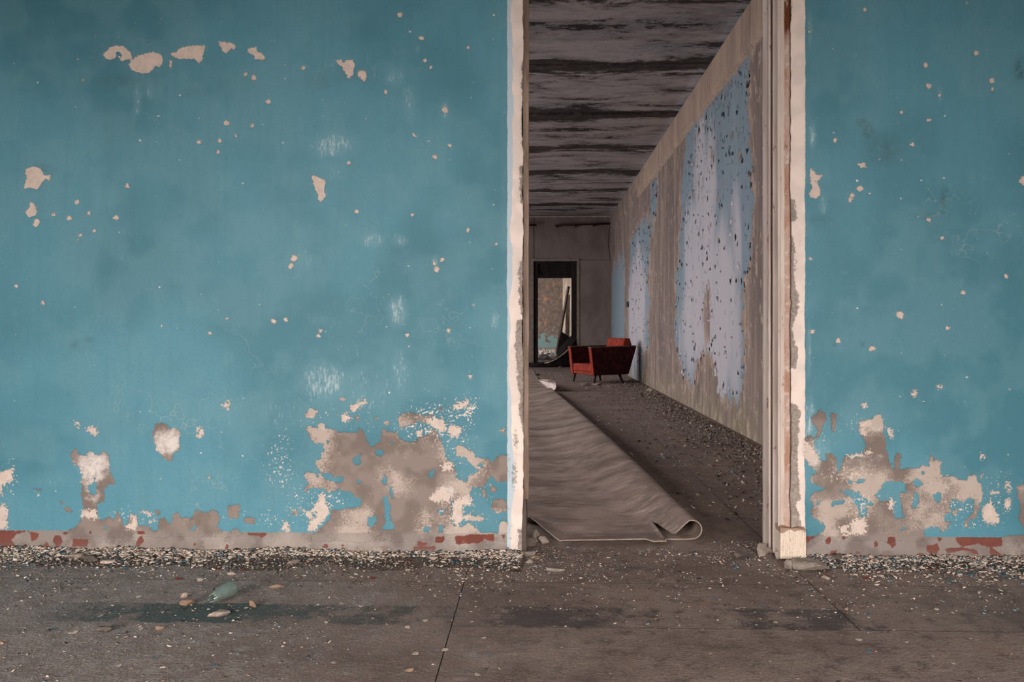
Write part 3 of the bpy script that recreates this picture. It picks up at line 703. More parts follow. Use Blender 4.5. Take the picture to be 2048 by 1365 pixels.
def wall_section(gx, gz, left):
    X, Z = np.meshgrid(gx, gz, indexing='ij')
    at = {'bare': sdf_layer(gx, gz, BARE, BARE_HOLES), 'cream': sdf_layer(gx, gz, CREAM, CREAM_HOLES), 'red': sdf_layer(gx, gz, RED),
          'scuff': blobs(gx, gz, SCUFF), 'speck': blobs(gx, gz, SPECK), 'white': blobs(gx, gz, WHITE)}
    at['na'] = fbm(X, Z, 1.3, 101, 4) * 1.2 + 0.5; at['nb'] = fbm(X, Z, 7, 103, 4) * 1.2 + 0.5
    at['nc'] = fbm(X * 9, Z * 0.7, 6, 105, 4) * 1.2 + 0.5; at['nd'] = fbm(X, Z, 16, 107, 4) * 1.2 + 0.5; at['crk'] = blobs(gx, gz, CRACK); at['smudge'] = blobs(gx, gz, SMUDGE)
    sd = at['bare']
    if left:
        b0 = colx(1014.5, D); at['band'] = X - b0
        e = edge_left(Z)
        pix = lambda l: [on_wall(x, y) for x, y in l]
        at['bgrey'] = sdf_layer(gx, gz, [pix([(1038,330),(1060,330),(1060,420),(1038,400)]), pix([(1034,520),(1060,520),(1060,640),(1040,630),(1036,570)]), pix([(1034,640),(1060,640),(1060,800),(1036,790),(1028,700)]),
            pix([(1040,780),(1060,780),(1060,880),(1044,870),(1035,830)]), pix([(1048,880),(1060,880),(1060,960),(1046,940)]), pix([(1034,1060),(1060,1060),(1060,1110),(1036,1100)]), pix([(1041,120),(1060,120),(1060,300),(1043,300)])])
        w = np.clip((gx - (gx[-1] - 0.05)) / 0.05, 0, 1)[:, None]
        X = X + w * (e - gx[-1])
    else:
        b0 = colx(1610.0, D); at['band'] = b0 - X
        e = edge_right(Z)
        pix = lambda l: [on_wall(x, y) for x, y in l]
        at['bgrey'] = sdf_layer(gx, gz, [pix([(1560,400),(1590,400),(1596,440),(1580,445),(1560,450)]), pix([(1560,450),(1584,470),(1592,500),(1586,540),(1592,570),(1599,615),(1590,640),(1586,670),(1598,712),(1590,735),(1560,740)]),
            pix([(1560,806),(1584,808),(1602,820),(1600,850),(1594,900),(1596,940),(1600,960),(1600,1000),(1590,1010),(1598,1030),(1604,1060),(1560,1060)]), pix([(1560,340),(1576,350),(1574,400),(1560,400)]), pix([(1560,0),(1584,0),(1582,40),(1578,60),(1560,60)])])
        w = np.clip(((gx[0] + 0.05) - gx) / 0.05, 0, 1)[:, None]
        X = X + w * (e - gx[0])
    und = 0.006 * fbm(X, Z, 1.1, 21, 3) + 0.0016 * fbm(X, Z, 9, 31, 3)
    Y = D - und + 0.0022 * np.clip((sd + 0.012 * fbm(X, Z, 30, 41, 3)) / 0.004, 0, 1)
    Y = Y + 0.0015 * np.clip((at['cream'] + 0.001) / 0.003, 0, 1)
    edgew = w * np.clip((at['bgrey'] + 0.01) / 0.02, 0, 1)
    Y = Y + 0.014 * edgew * (0.6 + fbm(X, Z, 40, 51, 3))
    return np.stack([X, Y, Z], -1), at
ST = 0.0055
gz = np.concatenate([np.arange(0, 2.30, ST), np.linspace(2.32, HC, 12)])
wl = empty('wall_front'); tag(wl, kind='structure')
wl['label'] = 'turquoise plaster wall with peeling paint around the doorway'
gxl = np.concatenate([np.linspace(-4.2, -2.3, 8)[:-1], np.arange(-2.3, -0.0575, ST)])
P, at = wall_section(gxl, gz, True)
grid_mesh('plaster_face', P, M['wall'], wl, True, at)
gxr = np.concatenate([np.arange(0.9885, 2.25, ST), np.linspace(2.26, 3.6, 7)])
P, at = wall_section(gxr, gz, False)
grid_mesh('plaster_face', P, M['wall'], wl, True, at)
# broken inner edge and back face of the wall
def jamb_strip(name, fn, sgn):
    zs = np.arange(0, OPEN_TOP + 0.03, 0.02)
    ys = np.array([0, 0.008, 0.02, 0.05, 0.1, 0.2])
    ZZ, YY = np.meshgrid(zs, ys, indexing='ij')
    XX = fn(ZZ) - sgn * (YY > 0.01) * (0.004 + 0.01 * (fbm(ZZ, YY * 3, 12, 77, 3) + 0.5))
    Pj = np.stack([XX, D + YY - 0.001, ZZ], -1)
    return grid_mesh(name, Pj, M['darkplaster'], wl, True, None, flip=(sgn < 0))
jamb_strip('plaster_edge', edge_left, 1)
jamb_strip('plaster_edge', edge_right, -1)
box('wall_core', (-4.2, D + 0.05, 0), (-0.075, D + 0.2, HC), M['plaster'], wl)
box('wall_core', (1.01, D + 0.05, 0), (3.6, D + 0.2, HC), M['plaster'], wl)
box('lintel', (-0.08, D + 0.002, OPEN_TOP), (1.01, D + 0.2, HC), M['plaster'], wl)

# ------------------------------------------------------------------ floor: fibreboard sheets over a dark subfloor
fl = box('floor', (-4.3, -2.3, -0.06), (3.7, YF + 0.3, -0.0011), M['subfloor']); tag(fl, 'dusty brown fibreboard sheet floor', kind='structure')
def floor_panel(x0, x1, y0, y1):
    g = 0.0017
    o = box('floor_panel', (x0 + g, y0 + g, -0.009), (x1 - g, y1 - g, 0.0), M['floor'], fl)
    o.data.materials.append(M['subfloor'])                 # dirty edges coloured dark to put shade into the lit seams
    for p in o.data.polygons: p.material_index = 0 if p.normal.z > 0.5 else 1
rows = [3.005, 4.75, 6.57, 8.39, 10.2, 12.0, 13.85, 15.7, 17.5, 19.3, YF]
for x0, x1 in ((-4.2, -2.70), (-2.70, -0.26)):
    for y0, y1 in zip([-2.2, 0.4] + rows[:-1], [0.4] + rows): floor_panel(x0, x1, y0, y1)
for y0, y1 in zip([-2.2, 0.75], [0.75, 2.56]):
    floor_panel(-0.26, 3.6, y0, y1)
for x0, x1 in ((-0.26, 0.96), (0.96, 2.18), (2.18, 3.6)):
    for y0, y1 in zip([2.56] + rows[:-1], rows):
        if y1 > 5 and x0 > XR: continue
        floor_panel(x0, x1 if y1 < 5 else min(x1, XR + 0.02), y0, y1)

# ------------------------------------------------------------------ the long hall: right wall, far wall, left window wall, ceiling slabs
HALLP = [[(1503,105),(1497,150),(1500,185),(1494,215),(1500,250),(1497,290),(1505,330),(1502,370),(1508,400),(1505,440),(1500,470),(1504,500),(1497,540),(1490,555),(1486,600),(1490,620),(1485,650),(1494,670),(1490,700),(1487,740),(1478,808),(1462,800),(1445,790),(1437,775),(1436,745),(1428,720),(1415,700),(1403,712),(1392,735),(1385,775),(1375,760),(1365,745),(1360,720),(1352,690),(1350,650),(1355,600),(1352,560),(1360,520),(1358,480),(1365,430),(1362,390),(1368,330),(1372,290),(1370,262),(1398,232),(1440,182)],
         [(1262,480),(1285,440),(1298,430),(1300,520),(1296,560),(1300,600),(1297,650),(1298,690),(1290,690),(1284,768),(1256,755),(1258,700),(1258,600)],
         [(1224,560),(1228,520),(1233,540),(1237,505),(1242,530),(1247,500),(1250,560),(1248,600),(1250,640),(1246,700),(1234,720),(1224,690)], [(1300,372),(1316,352),(1312,420),(1303,470)]]
HALLH = [[(1414,545),(1421,600),(1421,680),(1410,690),(1408,620)], [(1400,720),(1415,700),(1430,730),(1425,770),(1395,770)]]
gy = np.concatenate([np.arange(3.55, 14.0, 0.03), np.arange(14.0, YF + 0.01, 0.06)])
gzz = np.arange(0, HC + 0.01, 0.03)
patch = sdf_layer(gy, gzz, [[on_right(x, y) for x, y in p] for p in HALLP], [[on_right(x, y) for x, y in p] for p in HALLH], 0.5)
def HB(lst):
    r = []
    for px, py, ry, rz, a in lst:
        yy, zz = on_right(px, py); r.append((yy, zz, ry, rz, a))
    return r
pale = blobs(gy, gzz, HB([(1400,560,1.1,1.1,1.0),(1430,640,1.2,1.0,1.0),(1440,720,.9,.6,.8),(1380,650,1.0,.8,.8),(1420,420,.45,.9,.9),(1400,330,.5,.7,.8),(1475,480,.3,.6,.7),(1275,620,1.6,1.2,.9),(1460,600,.4,.7,.8)]))
YY, ZZ = np.meshgrid(gy, gzz, indexing='ij')
XX = XR - 0.012 * fbm(YY, ZZ, 0.8, 61, 4) - 0.010 * np.clip(patch / 0.03, 0, 1)
XX = XX - np.where(ZZ > 3.15, 0.03, 0)
wr = grid_mesh('wall_right', np.stack([XX, YY, ZZ], -1), M['hall'], None, True, {'patch': patch, 'pale': pale}, flip=True)
tag(wr, 'long hall wall with peeling pale blue paint and bare brown plaster', kind='structure')
# curled flakes still hanging on the hall wall
def curls():
    V, Fc, cl = [], [], []
    n = 0
    while n < 560:
        yy = random.uniform(6.2, 15.5); zz = random.uniform(0.3, 3.12)
        i = min(np.searchsorted(gy, yy), len(gy) - 1); j = min(np.searchsorted(gzz, zz), len(gzz) - 1)
        s = patch[i, j]
        if s < -0.05 or (s > 0.12 and random.random() > 0.28 + 0.12 * zz): continue
        n += 1
        w, h = random.uniform(0.015, 0.05), random.uniform(0.015, 0.075)
        a = random.uniform(-0.7, 0.7); lift = random.uniform(0.004, 0.016); sgn = random.choice((-1, 1))
        base = len(V); x0 = XX[i, j] - 0.002
        for p in range(4):
            for q in range(3):
                u = p / 3.0; v = (q - 1) / 2.0 * (1 - 0.6 * u)
                ly = sgn * (u * w); lz = v * h
                V.append((x0 - lift * u * u - 0.0005, yy + ly * math.cos(a) - lz * math.sin(a), zz + ly * math.sin(a) + lz * math.cos(a)))
        for p in range(3):
            for q in range(2):
                Fc.append((base + p * 3 + q, base + p * 3 + q + 1, base + (p + 1) * 3 + q + 1, base + (p + 1) * 3 + q))
                cl.append(1 if pale[i, j] > 0.45 else 0)
    me = bpy.data.meshes.new('paint_curls'); me.from_pydata(V, [], Fc)
    me.materials.append(simple('blue_curl', (112, 128, 142), (134, 148, 158), 20)); me.materials.append(simple('pale_curl', (172, 168, 175), (186, 180, 186), 20))
    me.polygons.foreach_set('material_index', np.array(cl, np.int32))
    o = link('paint_curls', me, None, wr, True)
    md = o.modifiers.new('thick', 'SOLIDIFY'); md.thickness = 0.0015
    o['kind'] = 'stuff'
curls()

DX0, DX1, DTOP = colx(1067, YF), colx(1153.5, YF), CAMH + (HZ - 522) / FPX * YF
wf = empty('wall_back'); tag(wf, 'grey end wall of the hall with a doorway', kind='structure')
box('wall_slab', (-4.2, YF, 0), (DX0, YF + 0.25, HC), M['farwall'], wf)
box('wall_slab', (DX1, YF, 0), (XR, YF + 0.25, 2.50), M['farwall'], wf)
box('wall_slab', (DX1, YF + 0.012, 2.508), (XR, YF + 0.25, HC), M['farwall'], wf)
box('lintel', (DX0, YF + 0.012, DTOP + 0.012), (DX1, YF + 0.25, HC), M['farwall'], wf)
box('cornice', (-4.2, YF - 0.03, HC - 0.02), (XR, YF, HC), M['palewood'], wf)

# left side of the hall (window wall) and the room the viewer stands in
def window_wall(name, axis, c, t, s0, s1, wins, w, z0, z1, h, label):
    o = empty(name); tag(o, label, kind='structure')
    def seg(a0, a1, b0, b1):
        if axis == 'x': box('wall_slab', (c, a0, b0), (c + t, a1, b1), M['plaster'], o)
        else: box('wall_slab', (a0, c, b0), (a1, c + t, b1), M['plaster'], o)
    cur = s0
    for cw in wins:
        seg(cur, cw - w / 2, 0, h); seg(cw - w / 2, cw + w / 2, 0, z0); seg(cw - w / 2, cw + w / 2, z1, h); cur = cw + w / 2
    seg(cur, s1, 0, h)
    return o
window_wall('wall_left', 'x', -4.2, -0.25, D + 0.2, YF, CORR_WIN, 2.0, 0.8, 2.75, HC, 'window wall along the left of the hall')
window_wall('wall_rear', 'y', -2.2, -0.25, -4.2, 3.6, [c for c, w in FRONT_WIN], 2.0, 0.8, 2.75, HC, 'window wall behind the viewer')
nw = [0]
def window(axis, c, cen, w, z0, z1):
    nw[0] += 1
    o = empty('window_%d' % nw[0]); tag(o, 'bare timber window frame', kind='structure')
    k = 0.05
    def bar(a0, a1, b0, b1):
        if axis == 'x': box('frame_bar', (c - 0.06, a0, b0), (c, a1, b1), M['frame'], o)
        else: box('frame_bar', (a0, c - 0.06, b0), (a1, c, b1), M['frame'], o)
    bar(cen - w / 2, cen - w / 2 + k, z0, z1); bar(cen + w / 2 - k, cen + w / 2, z0, z1); bar(cen - k / 2, cen + k / 2, z0, z1)
    bar(cen - w / 2, cen + w / 2, z0, z0 + k); bar(cen - w / 2, cen + w / 2, z1 - k, z1)
for cy in CORR_WIN: window('x', -4.25, cy, 2.0, 0.8, 2.75)
for cx, w in FRONT_WIN: window('y', -2.25, cx, 2.0, 0.8, 2.75)
for nm, a, b in (('wall_side_left', (-4.3, -2.2, 0), (-4.2, D, HC)), ('wall_side_right', (3.6, -2.2, 0), (3.7, D, HC))):
    tag(box(nm, a, b, M['plaster']), 'plain side wall of the front room', kind='structure')
cl = box('ceiling', (-4.3, -2.3, HC + 0.2), (3.7, YF + 0.3, HC + 0.3), M['plaster']); tag(cl, 'mouldy precast concrete slab ceiling', kind='structure')
yj = [-2.2, 0.0, 1.7, D]
for a, b in zip(yj[:-1], yj[1:]):
    box('ceiling_slab', (-4.2, a + 0.006, HC), (3.6, b - 0.006, HC + 0.2), M['ceil'], cl, 0.012, 1)
jy = [D + 0.2, 4.72] + [6.65 + 1.93 * k for k in range(7)] + [YF]
for a, b in zip(jy[:-1], jy[1:]):
    if b - a < 0.1: continue
    dz = random.uniform(0, 0.03)
    box('ceiling_slab', (-4.2, a + 0.008, HC + dz), (XR + 0.06, b - 0.008, HC + 0.2), M['ceil'], cl, 0.025, 2)

# ------------------------------------------------------------------ far room seen through the end doorway
tag(box('floor_far', (-3.2, YF + 0.25, -0.06), (4.2, 36, -0.005), M['rubble']), 'rubble strewn floor of the far room', kind='structure')
tag(box('wall_far', (-3.2, 35.0, 0), (4.2, 35.2, 3.6), M['farroom']), 'brown wall with mint paint remnants in the far room', kind='structure')
tag(box('ceiling_far', (-3.2, YF + 0.25, 3.6), (4.2, 35.2, 3.7), M['plaster']), 'ceiling of the far room', kind='structure')
tag(box('wall_far_side', (4.2, YF + 0.25, 0), (4.3, 35.2, 3.6), M['plaster']), 'side wall of the far room', kind='structure')
tag(box('wall_far_pier', (colx(1126, 31), 31.0, 0), (4.2, 31.2, 3.6), M['palewood']), 'pier at the right of the far room, coloured pale as a window-lit edge', kind='structure')  # pale colour stands for window light on this edge
# rubble on the far floor
bm = bmesh.new()
for k in range(260):
    r = random.uniform(0.03, 0.16)
    bm_m = Matrix.Translation((random.uniform(-1.2, 0.75), random.uniform(23.5, 34.7), r * 0.3)) @ Matrix.Rotation(random.uniform(0, 6), 4, 'Z') @ Matrix.Diagonal((1, random.uniform(0.6, 1), random.uniform(0.35, 0.7), 1))
    bmesh.ops.create_icosphere(bm, subdivisions=1, radius=r, matrix=bm_m)
for v in bm.verts: v.co += Vector((random.uniform(-.02, .02), random.uniform(-.02, .02), random.uniform(-.012, .012)))
o = from_bm('rubble_litter', bm, M['rubble']); tag(o, 'pale rubble lying on the floor of the far room', 'rubble', kind='stuff')

# far doorway frame, dark timber
d2 = empty('door_2', (0, 0, 0)); tag(d2, 'dark timber door frame with a boarded transom in the end wall', kind='structure')
fw = colx(1076, YF) - DX0
box('jamb', (DX0, YF + 0.02, 0), (DX0 + fw, YF + 0.2, DTOP), M['blackwood'], d2, 0.006, 1)
box('jamb', (colx(1143.5, YF), YF + 0.02, 0), (DX1, YF + 0.2, DTOP), M['blackwood'], d2, 0.006, 1)
zt = CAMH + (HZ - 556) / FPX * YF
box('transom_panel', (DX0 + fw, YF + 0.06, zt + 0.09), (colx(1143.5, YF), YF + 0.14, DTOP - 0.06), M['blackwood'], d2)
box('transom_rail', (DX0 + fw, YF + 0.03, zt), (colx(1143.5, YF), YF + 0.18, zt + 0.09), M['blackwood'], d2, 0.006, 1)
box('head', (DX0, YF + 0.01, DTOP - 0.06), (DX1, YF + 0.2, DTOP), M['blackwood'], d2, 0.006, 1)
box('threshold', (DX0 - 0.12, YF - 0.05, 0), (DX1 + 0.3, YF + 0.2, 0.09), M['blackwood'], d2, 0.01, 1)
box('plaster_casing', (DX0 - 0.07, YF - 0.012, 0.05), (DX0, YF + 0.0, DTOP + 0.05), M['plaster'], d2)
box('plaster_casing', (DX1, YF - 0.012, 0.0), (DX1 + 0.06, YF + 0.0, DTOP + 0.05), M['plaster'], d2)
box('plaster_casing', (DX0, YF - 0.012, DTOP - 0.01), (DX1, YF + 0.02, DTOP + 0.05), M['plaster'], d2)

# ------------------------------------------------------------------ front doorway: timber remnants at both sides
d1 = empty('door_1'); tag(d1, 'stripped timber door frame in the turquoise wall', kind='structure')
def post(name, outline, z0, z1, mat, jit=0.0015, seed=0, parent=None, step=0.03, label=None):
    """outline: closed (x, y) cross-section, swept up with slight wear."""
    n = len(outline)
    zs = np.arange(z0, z1 + step / 2, step)
    V, Fc = [], []
    for k, z in enumerate(zs):
        for i, (x, y) in enumerate(outline):
            V.append((x + jit * 2 * float(fbm(np.array(i * 3.3), np.array(z), 9, seed, 3)), y + jit * 2 * float(fbm(np.array(i * 5.1 + 9), np.array(z), 9, seed + 5, 3)), z))
    for k in range(len(zs) - 1):
        for i in range(n):
            j = (i + 1) % n
            Fc.append((k * n + i, k * n + j, (k + 1) * n + j, (k + 1) * n + i))
    Fc.append(tuple(range(n))[::-1]); Fc.append(tuple((len(zs) - 1) * n + i for i in range(n)))
    bm = bmesh.new()
    vs = [bm.verts.new(v) for v in V]
    for f in Fc: bm.faces.new([vs[i] for i in f])
    o = from_bm(name, bm, mat, parent)
    if label: o['label'] = label
    return o
cx_ = colx
post('exposed_lath', [(cx_(1582, 3.36), 3.362), (cx_(1574, 3.364), 3.364), (cx_(1566, 3.372), 3.372), (cx_(1560, 3.374), 3.374), (cx_(1560, 3.40), 3.41), (1.02, 3.41)], 0.02, OPEN_TOP, M['brick'], 0.002, 3, d1, label='pinkish exposed edge of the wall')
post('outer_moulding', [(cx_(1561, 3.362), 3.368), (cx_(1560, 3.356), 3.358), (cx_(1556.5, 3.356), 3.358), (cx_(1555.5, 3.372), 3.374), (cx_(1554, 3.392), 3.392), (cx_(1546, 3.402), 3.402), (cx_(1545, 3.45), 3.452), (1.02, 3.452), (1.02, 3.375)], 0.01, OPEN_TOP, M['frame'], 0.0015, 11, d1)
post('inner_moulding', [(cx_(1546.5, 3.43), 3.435), (cx_(1543.5, 3.444), 3.446), (cx_(1541.5, 3.43), 3.43), (cx_(1537.5, 3.428), 3.428), (cx_(1536.5, 3.45), 3.45), (cx_(1534, 3.452), 3.452), (cx_(1532, 3.47), 3.472), (cx_(1528, 3.485), 3.485), (cx_(1526.5, 3.50), 3.51), (cx_(1527, 3.53), 3.54), (1.01, 3.54), (1.01, 3.44)], 0.0, OPEN_TOP, M['frame'], 0.0012, 23, d1)
# plinth block at the foot of the right jamb
xa, xb = colx(1560, 3.33), colx(1611, 3.33)
bm = bmesh.new(); bm_box(bm, (xa, 3.325, 0.005), (xb, 3.41, 0.135), 0.0)
bmesh.ops.subdivide_edges(bm, edges=list(bm.edges), cuts=6, use_grid_fill=True)
for v in bm.verts:
    if v.co.z > 0.12: v.co.z += 0.022 * float(fbm(np.array(v.co.x * 1.0), np.array(v.co.y), 24, 4, 3)) - 0.01
    if v.co.z < 0.02 and v.co.x > xb - 0.02: v.co.z += 0.006
    v.co.y += 0.003 * float(fbm(np.array(v.co.x), np.array(v.co.z), 30, 14, 3))
o = from_bm('plinth_block', bm, M['plinth'], d1); o['label'] = 'cracked cream block at the foot of the frame'
# left side: bare reveal, split board
post('jamb_reveal', [(-0.10, 3.43), (-0.046, 3.43), (-0.0435, 3.47), (-0.043, 3.55), (-0.10, 3.55)], 0.0, OPEN_TOP, M['darkplaster'], 0.0015, 31, d1)
post('split_board', [(-0.057, 3.402), (-0.050, 3.399), (-0.037, 3.401), (-0.0345, 3.405), (-0.0345, 3.425), (-0.050, 3.43), (-0.057, 3.43)], 0.216, OPEN_TOP, M['oldwood'], 0.002, 37, d1, label='split bare timber board of the frame')

# ================================================================== LINOLEUM
def lino_sheet():
    y0, y1 = 3.50, 11.95
    ny = 150
    def xf(y): return 0.695 - 0.058 * (y - 3.63) - 0.006 * math.sin((y - 3.6) * 1.1)      # fold line on the floor
    # profile columns: lower layer (from the left, on the floor), fold, upper layer back to the left
    lo = [('L', s) for s in np.linspace(0.34, 0.03, 6)]
    na = 14
    up = [('A', a) for a in np.linspace(0, 1, na)]
    top = [('U', s) for s in np.concatenate([np.linspace(0.01, 0.07, 5), np.linspace(0.08, 0.118, 5), [0.1185, 0.1195], np.linspace(0.14, 0.42, 9), np.linspace(0.45, 0.56, 5), np.linspace(0.567, 0.70, 9), np.linspace(0.75, 1.0, 5)])]
    cols = lo + up + top
    V = np.zeros((len(cols), ny, 3))
    for ci, (kd, s) in enumerate(cols):
        for k in range(ny):
            t = k / (ny - 1)
            def start():
                if kd == 'L': return 3.625
                if kd == 'A': return 3.63 - 0.01 * s
                xx = 0.585 - s
                xx = 0.659 - s
                if s < 0.075: return 3.63
                if s < 0.119: return 3.63 + (s - 0.075) / 0.044 * 0.26
                if xx > 0.087: return 3.565 - 0.10 * (0.53 - xx)
                return 3.521 + (0.087 - xx) * 2.9
            ys = start()
            y = 3.6 + (y1 - 3.6) * t ** 1.35 + (ys - 3.6) * max(0.0, 1 - t / 0.16)
            X = xf(y)
            hgt = 0.082 + 0.02 * math.sin((y - 3.6) * 0.9) * min(1, (y - 3.6)) + 0.02 * min(1, max(0, (y - 4.0) / 4))
            r = hgt / 2 * (1 - 0.55 * min(1, max(0, (y - 9.3) / 2.6)))
            wob = 0.004 * float(fbm(np.array(X), np.array(y), 2.0, 5, 2))
            if kd == 'L':
                x = X - r - s; z = 0.004
            elif kd == 'A':
                ang = -math.pi / 2 + s * (math.pi * 1.0)
                x = X - r + r * 1.0 * math.cos(ang); z = 0.004 + r + r * math.sin(ang)
            else:
                x = X - r - s * 1.0
                far = min(1, max(0, (y - 3.65) / 1.2))
                L = 0.115 + 0.33 * far                               # length of the slope back down to the floor
                q = min(1, s / L)
                z = 0.010 + (0.004 + 2 * r - 0.010) * (1 - q) ** 1.0 * (1 - q * q * (1 - q)) * (1 + 0.3 * q) if q < 1 else 0.010
                z = 0.010 + (2 * r - 0.006) * (0.5 + 0.5 * math.cos(math.pi * q ** 0.8)) if q < 1 else 0.010
                z += 0.006 * max(0, float(fbm(np.array(x), np.array(y), 1.7, 8, 3)) + 0.2) * min(1, s / 0.3)
                # lifted torn corner by the left jamb
                if x < 0.10 and y < 3.9:
                    z += 0.035 * min(1, max(0, 0.12 - x) / 0.14) * max(0, 1 - (y - ys) / 0.35)
                if x > 0.1 and s > 0.2: z += 0.010 * max(0, 1 - (y - ys) / 0.12)
            V[ci, k] = (x + wob * (kd != 'L'), y, max(z, 0.0035))
    o = grid_mesh('linoleum_sheet', V, M['lino'], None, True)
    o.data.materials.append(M['lino_edge'])
    m = o.modifiers.new('thick', 'SOLIDIFY'); m.thickness = 0.004; m.offset = 0; m.material_offset_rim = 1
    tag(o, 'dusty brown linoleum sheet folded over along one edge, lying through the doorway', 'linoleum')
lino_sheet()
def lino_far():
    ny = 40
    cols = [('F', s) for s in np.linspace(0.75, 0.0, 8)] + [('A', a) for a in np.linspace(0.05, 1, 16)]
    V = np.zeros((len(cols), ny, 3))
    for ci, (kd, s) in enumerate(cols):
        for k in range(ny):
            t = k / (ny - 1)
            ye = 11.98 if kd == 'F' else 12.02 + 0.12 * s
            y = ye + (18.9 - ye) * t ** 1.5
            q = min(1, max(0, (y - 12.0) / 2.5))
            X = 0.19 - 0.165 * q - 0.035 * max(0, y - 14.5)
            r = 0.080 * (1 - q) ** 0.8 + 0.002
            if kd == 'F': x, z = X - s, 0.005
            else:
                ang = -math.pi / 2 + s * 3.7
                x, z = X + r * math.cos(ang), 0.005 + r + r * math.sin(ang)
            V[ci, k] = (x, y, z)
    o = grid_mesh('linoleum_strip', V, M['lino'], None, True)
    o.data.materials.append(M['lino_lit'])
    mi = np.zeros((len(cols) - 1, ny - 1), np.int32); mi[7:, :] = 1  # curl columns get the pale tone painted as window light
    o.data.polygons.foreach_set('material_index', mi.reshape(-1))
    m = o.modifiers.new('thick', 'SOLIDIFY'); m.thickness = 0.003; m.offset = 0
    tag(o, 'linoleum strip with one upturned curling edge behind the folded sheet', 'linoleum')
lino_far()

# ================================================================== ARMCHAIR
def armchair():
    n0 = on_floor(1187, 768.5)
    root = empty('armchair', (n0[0], n0[1], 0), math.radians(27))
    tag(root, 'worn red upholstered armchair with wooden arm caps and splayed legs', 'armchair')
    # local x: front -> back, local y: near arm -> far arm
    Wd = 0.70; zb = 0.135; za = 0.58
    T = 0.085
    side = [(-0.055, za), (0.80, za + 0.02), (0.795, za - 0.01), (0.655, zb + 0.01), (0.0, zb)]
    for k, y0 in enumerate((-0.03, Wd - T + 0.03)):
        prism('arm_panel', side, lambda u, v, t: (u, t, v), y0, y0 + T, M['red_dark'], root, 0.008)
        fr = [(-0.064, za - 0.004), (-0.052, za - 0.004), (0.010, zb + 0.006), (-0.010, zb + 0.006)]
        o = prism('front_edge', fr, lambda u, v, t: (u, t, v), y0 + 0.002, y0 + T - 0.002, M['red_light'], root, 0.003)
        o['label'] = 'orange red front edge of the arm'
        cap = [(-0.07, za), (0.80, za + 0.02), (0.80, za + 0.036), (-0.07, za + 0.016)]
        o = prism('arm_cap', cap, lambda u, v, t: (u, t, v), y0 - 0.004, y0 + T + 0.004, M['capwood'], root, 0.003)
    box('seat_cushion', (-0.015, T - 0.03, 0.19), (0.60, Wd - T + 0.03, 0.315), M['red_light'], root, 0.02, 3)
    box('front_rail', (0.0, T - 0.03, zb + 0.01), (0.60, Wd - T + 0.03, 0.19), M['red_light'], root, 0.006, 1)
    back = [(0.52, 0.30), (0.655, 0.735), (0.755, 0.735), (0.80, 0.60), (0.66, 0.16), (0.56, 0.16)]
    prism('backrest', back, lambda u, v, t: (u, t, v), T + 0.0, Wd - T - 0.0, M['red_light'], root, 0.02)
    legs = [((0.05, 0.02), (0.02, 0.01)), ((0.05, Wd - 0.02), (0.02, Wd - 0.01)), ((0.50, 0.03), (0.56, 0.0)), ((0.50, Wd - 0.03), (0.56, Wd))]
    for (tx, ty), (bx, by) in legs:
        bm = bmesh.new(); rings = []
        for f, r in ((0, 0.026), (0.25, 0.024), (0.6, 0.019), (1.0, 0.013)):
            x = tx + (bx - tx) * f; y = ty + (by - ty) * f; z = (zb + 0.03) * (1 - f)
            rings.append([bm.verts.new((x + r * math.cos(6.283 * i / 10), y + r * math.sin(6.283 * i / 10), z)) for i in range(10)])
        for a, b in zip(rings[:-1], rings[1:]):
            for i in range(10): bm.faces.new((a[i], a[(i + 1) % 10], b[(i + 1) % 10], b[i]))
        bm.faces.new(rings[0]); bm.faces.new(rings[-1][::-1])
        from_bm('leg', bm, M['legwood'], root, True)
armchair()

# ================================================================== things at the end doorway
def plank(name, p0, p1, w, t, mat, label, cat):
    p0, p1 = Vector(p0), Vector(p1)
    L = (p1 - p0).length
    o = box(name, (-w / 2, -t / 2, 0), (w / 2, t / 2, L), mat, None, 0.004, 1)
    o.location = p0
    o.rotation_euler = (p1 - p0).to_track_quat('Z', 'Y').to_euler()
    tag(o, label, cat)
    return o
def at_y(px, py, y):
    X, Z = on_wall(px, py, y); return (X, y, Z)
plank('leaning_plank', at_y(1113.5, 708, YF + 0.45), at_y(1137, 573, YF + 0.27), 0.075, 0.04, M['oldwood'], 'bare timber plank leaning in the end doorway', 'plank')
plank('pale_board', at_y(1134, 707, YF + 0.75), at_y(1136, 590, YF + 0.5), 0.10, 0.025, M['palewood'], 'pale upright board standing behind the leaning plank', 'board')
# dark broken panel leaning by the jamb
v = [at_y(1123, 664, YF + 0.3), at_y(1140, 676, YF + 0.3), at_y(1150, 668, YF + 0.1), at_y(1152, 700, YF - 0.1), at_y(1150, 728, YF - 0.2), at_y(1112, 728, YF - 0.1), at_y(1118, 700, YF + 0.2)]
bm = bmesh.new(); bm.faces.new([bm.verts.new(p) for p in v]); bmesh.ops.triangulate(bm, faces=bm.faces)
o = from_bm('broken_panel', bm, M['blackwood']); md = o.modifiers.new('thick', 'SOLIDIFY'); md.thickness = 0.03
tag(o, 'dark broken door panel slumped against the right side of the end doorway', 'panel')
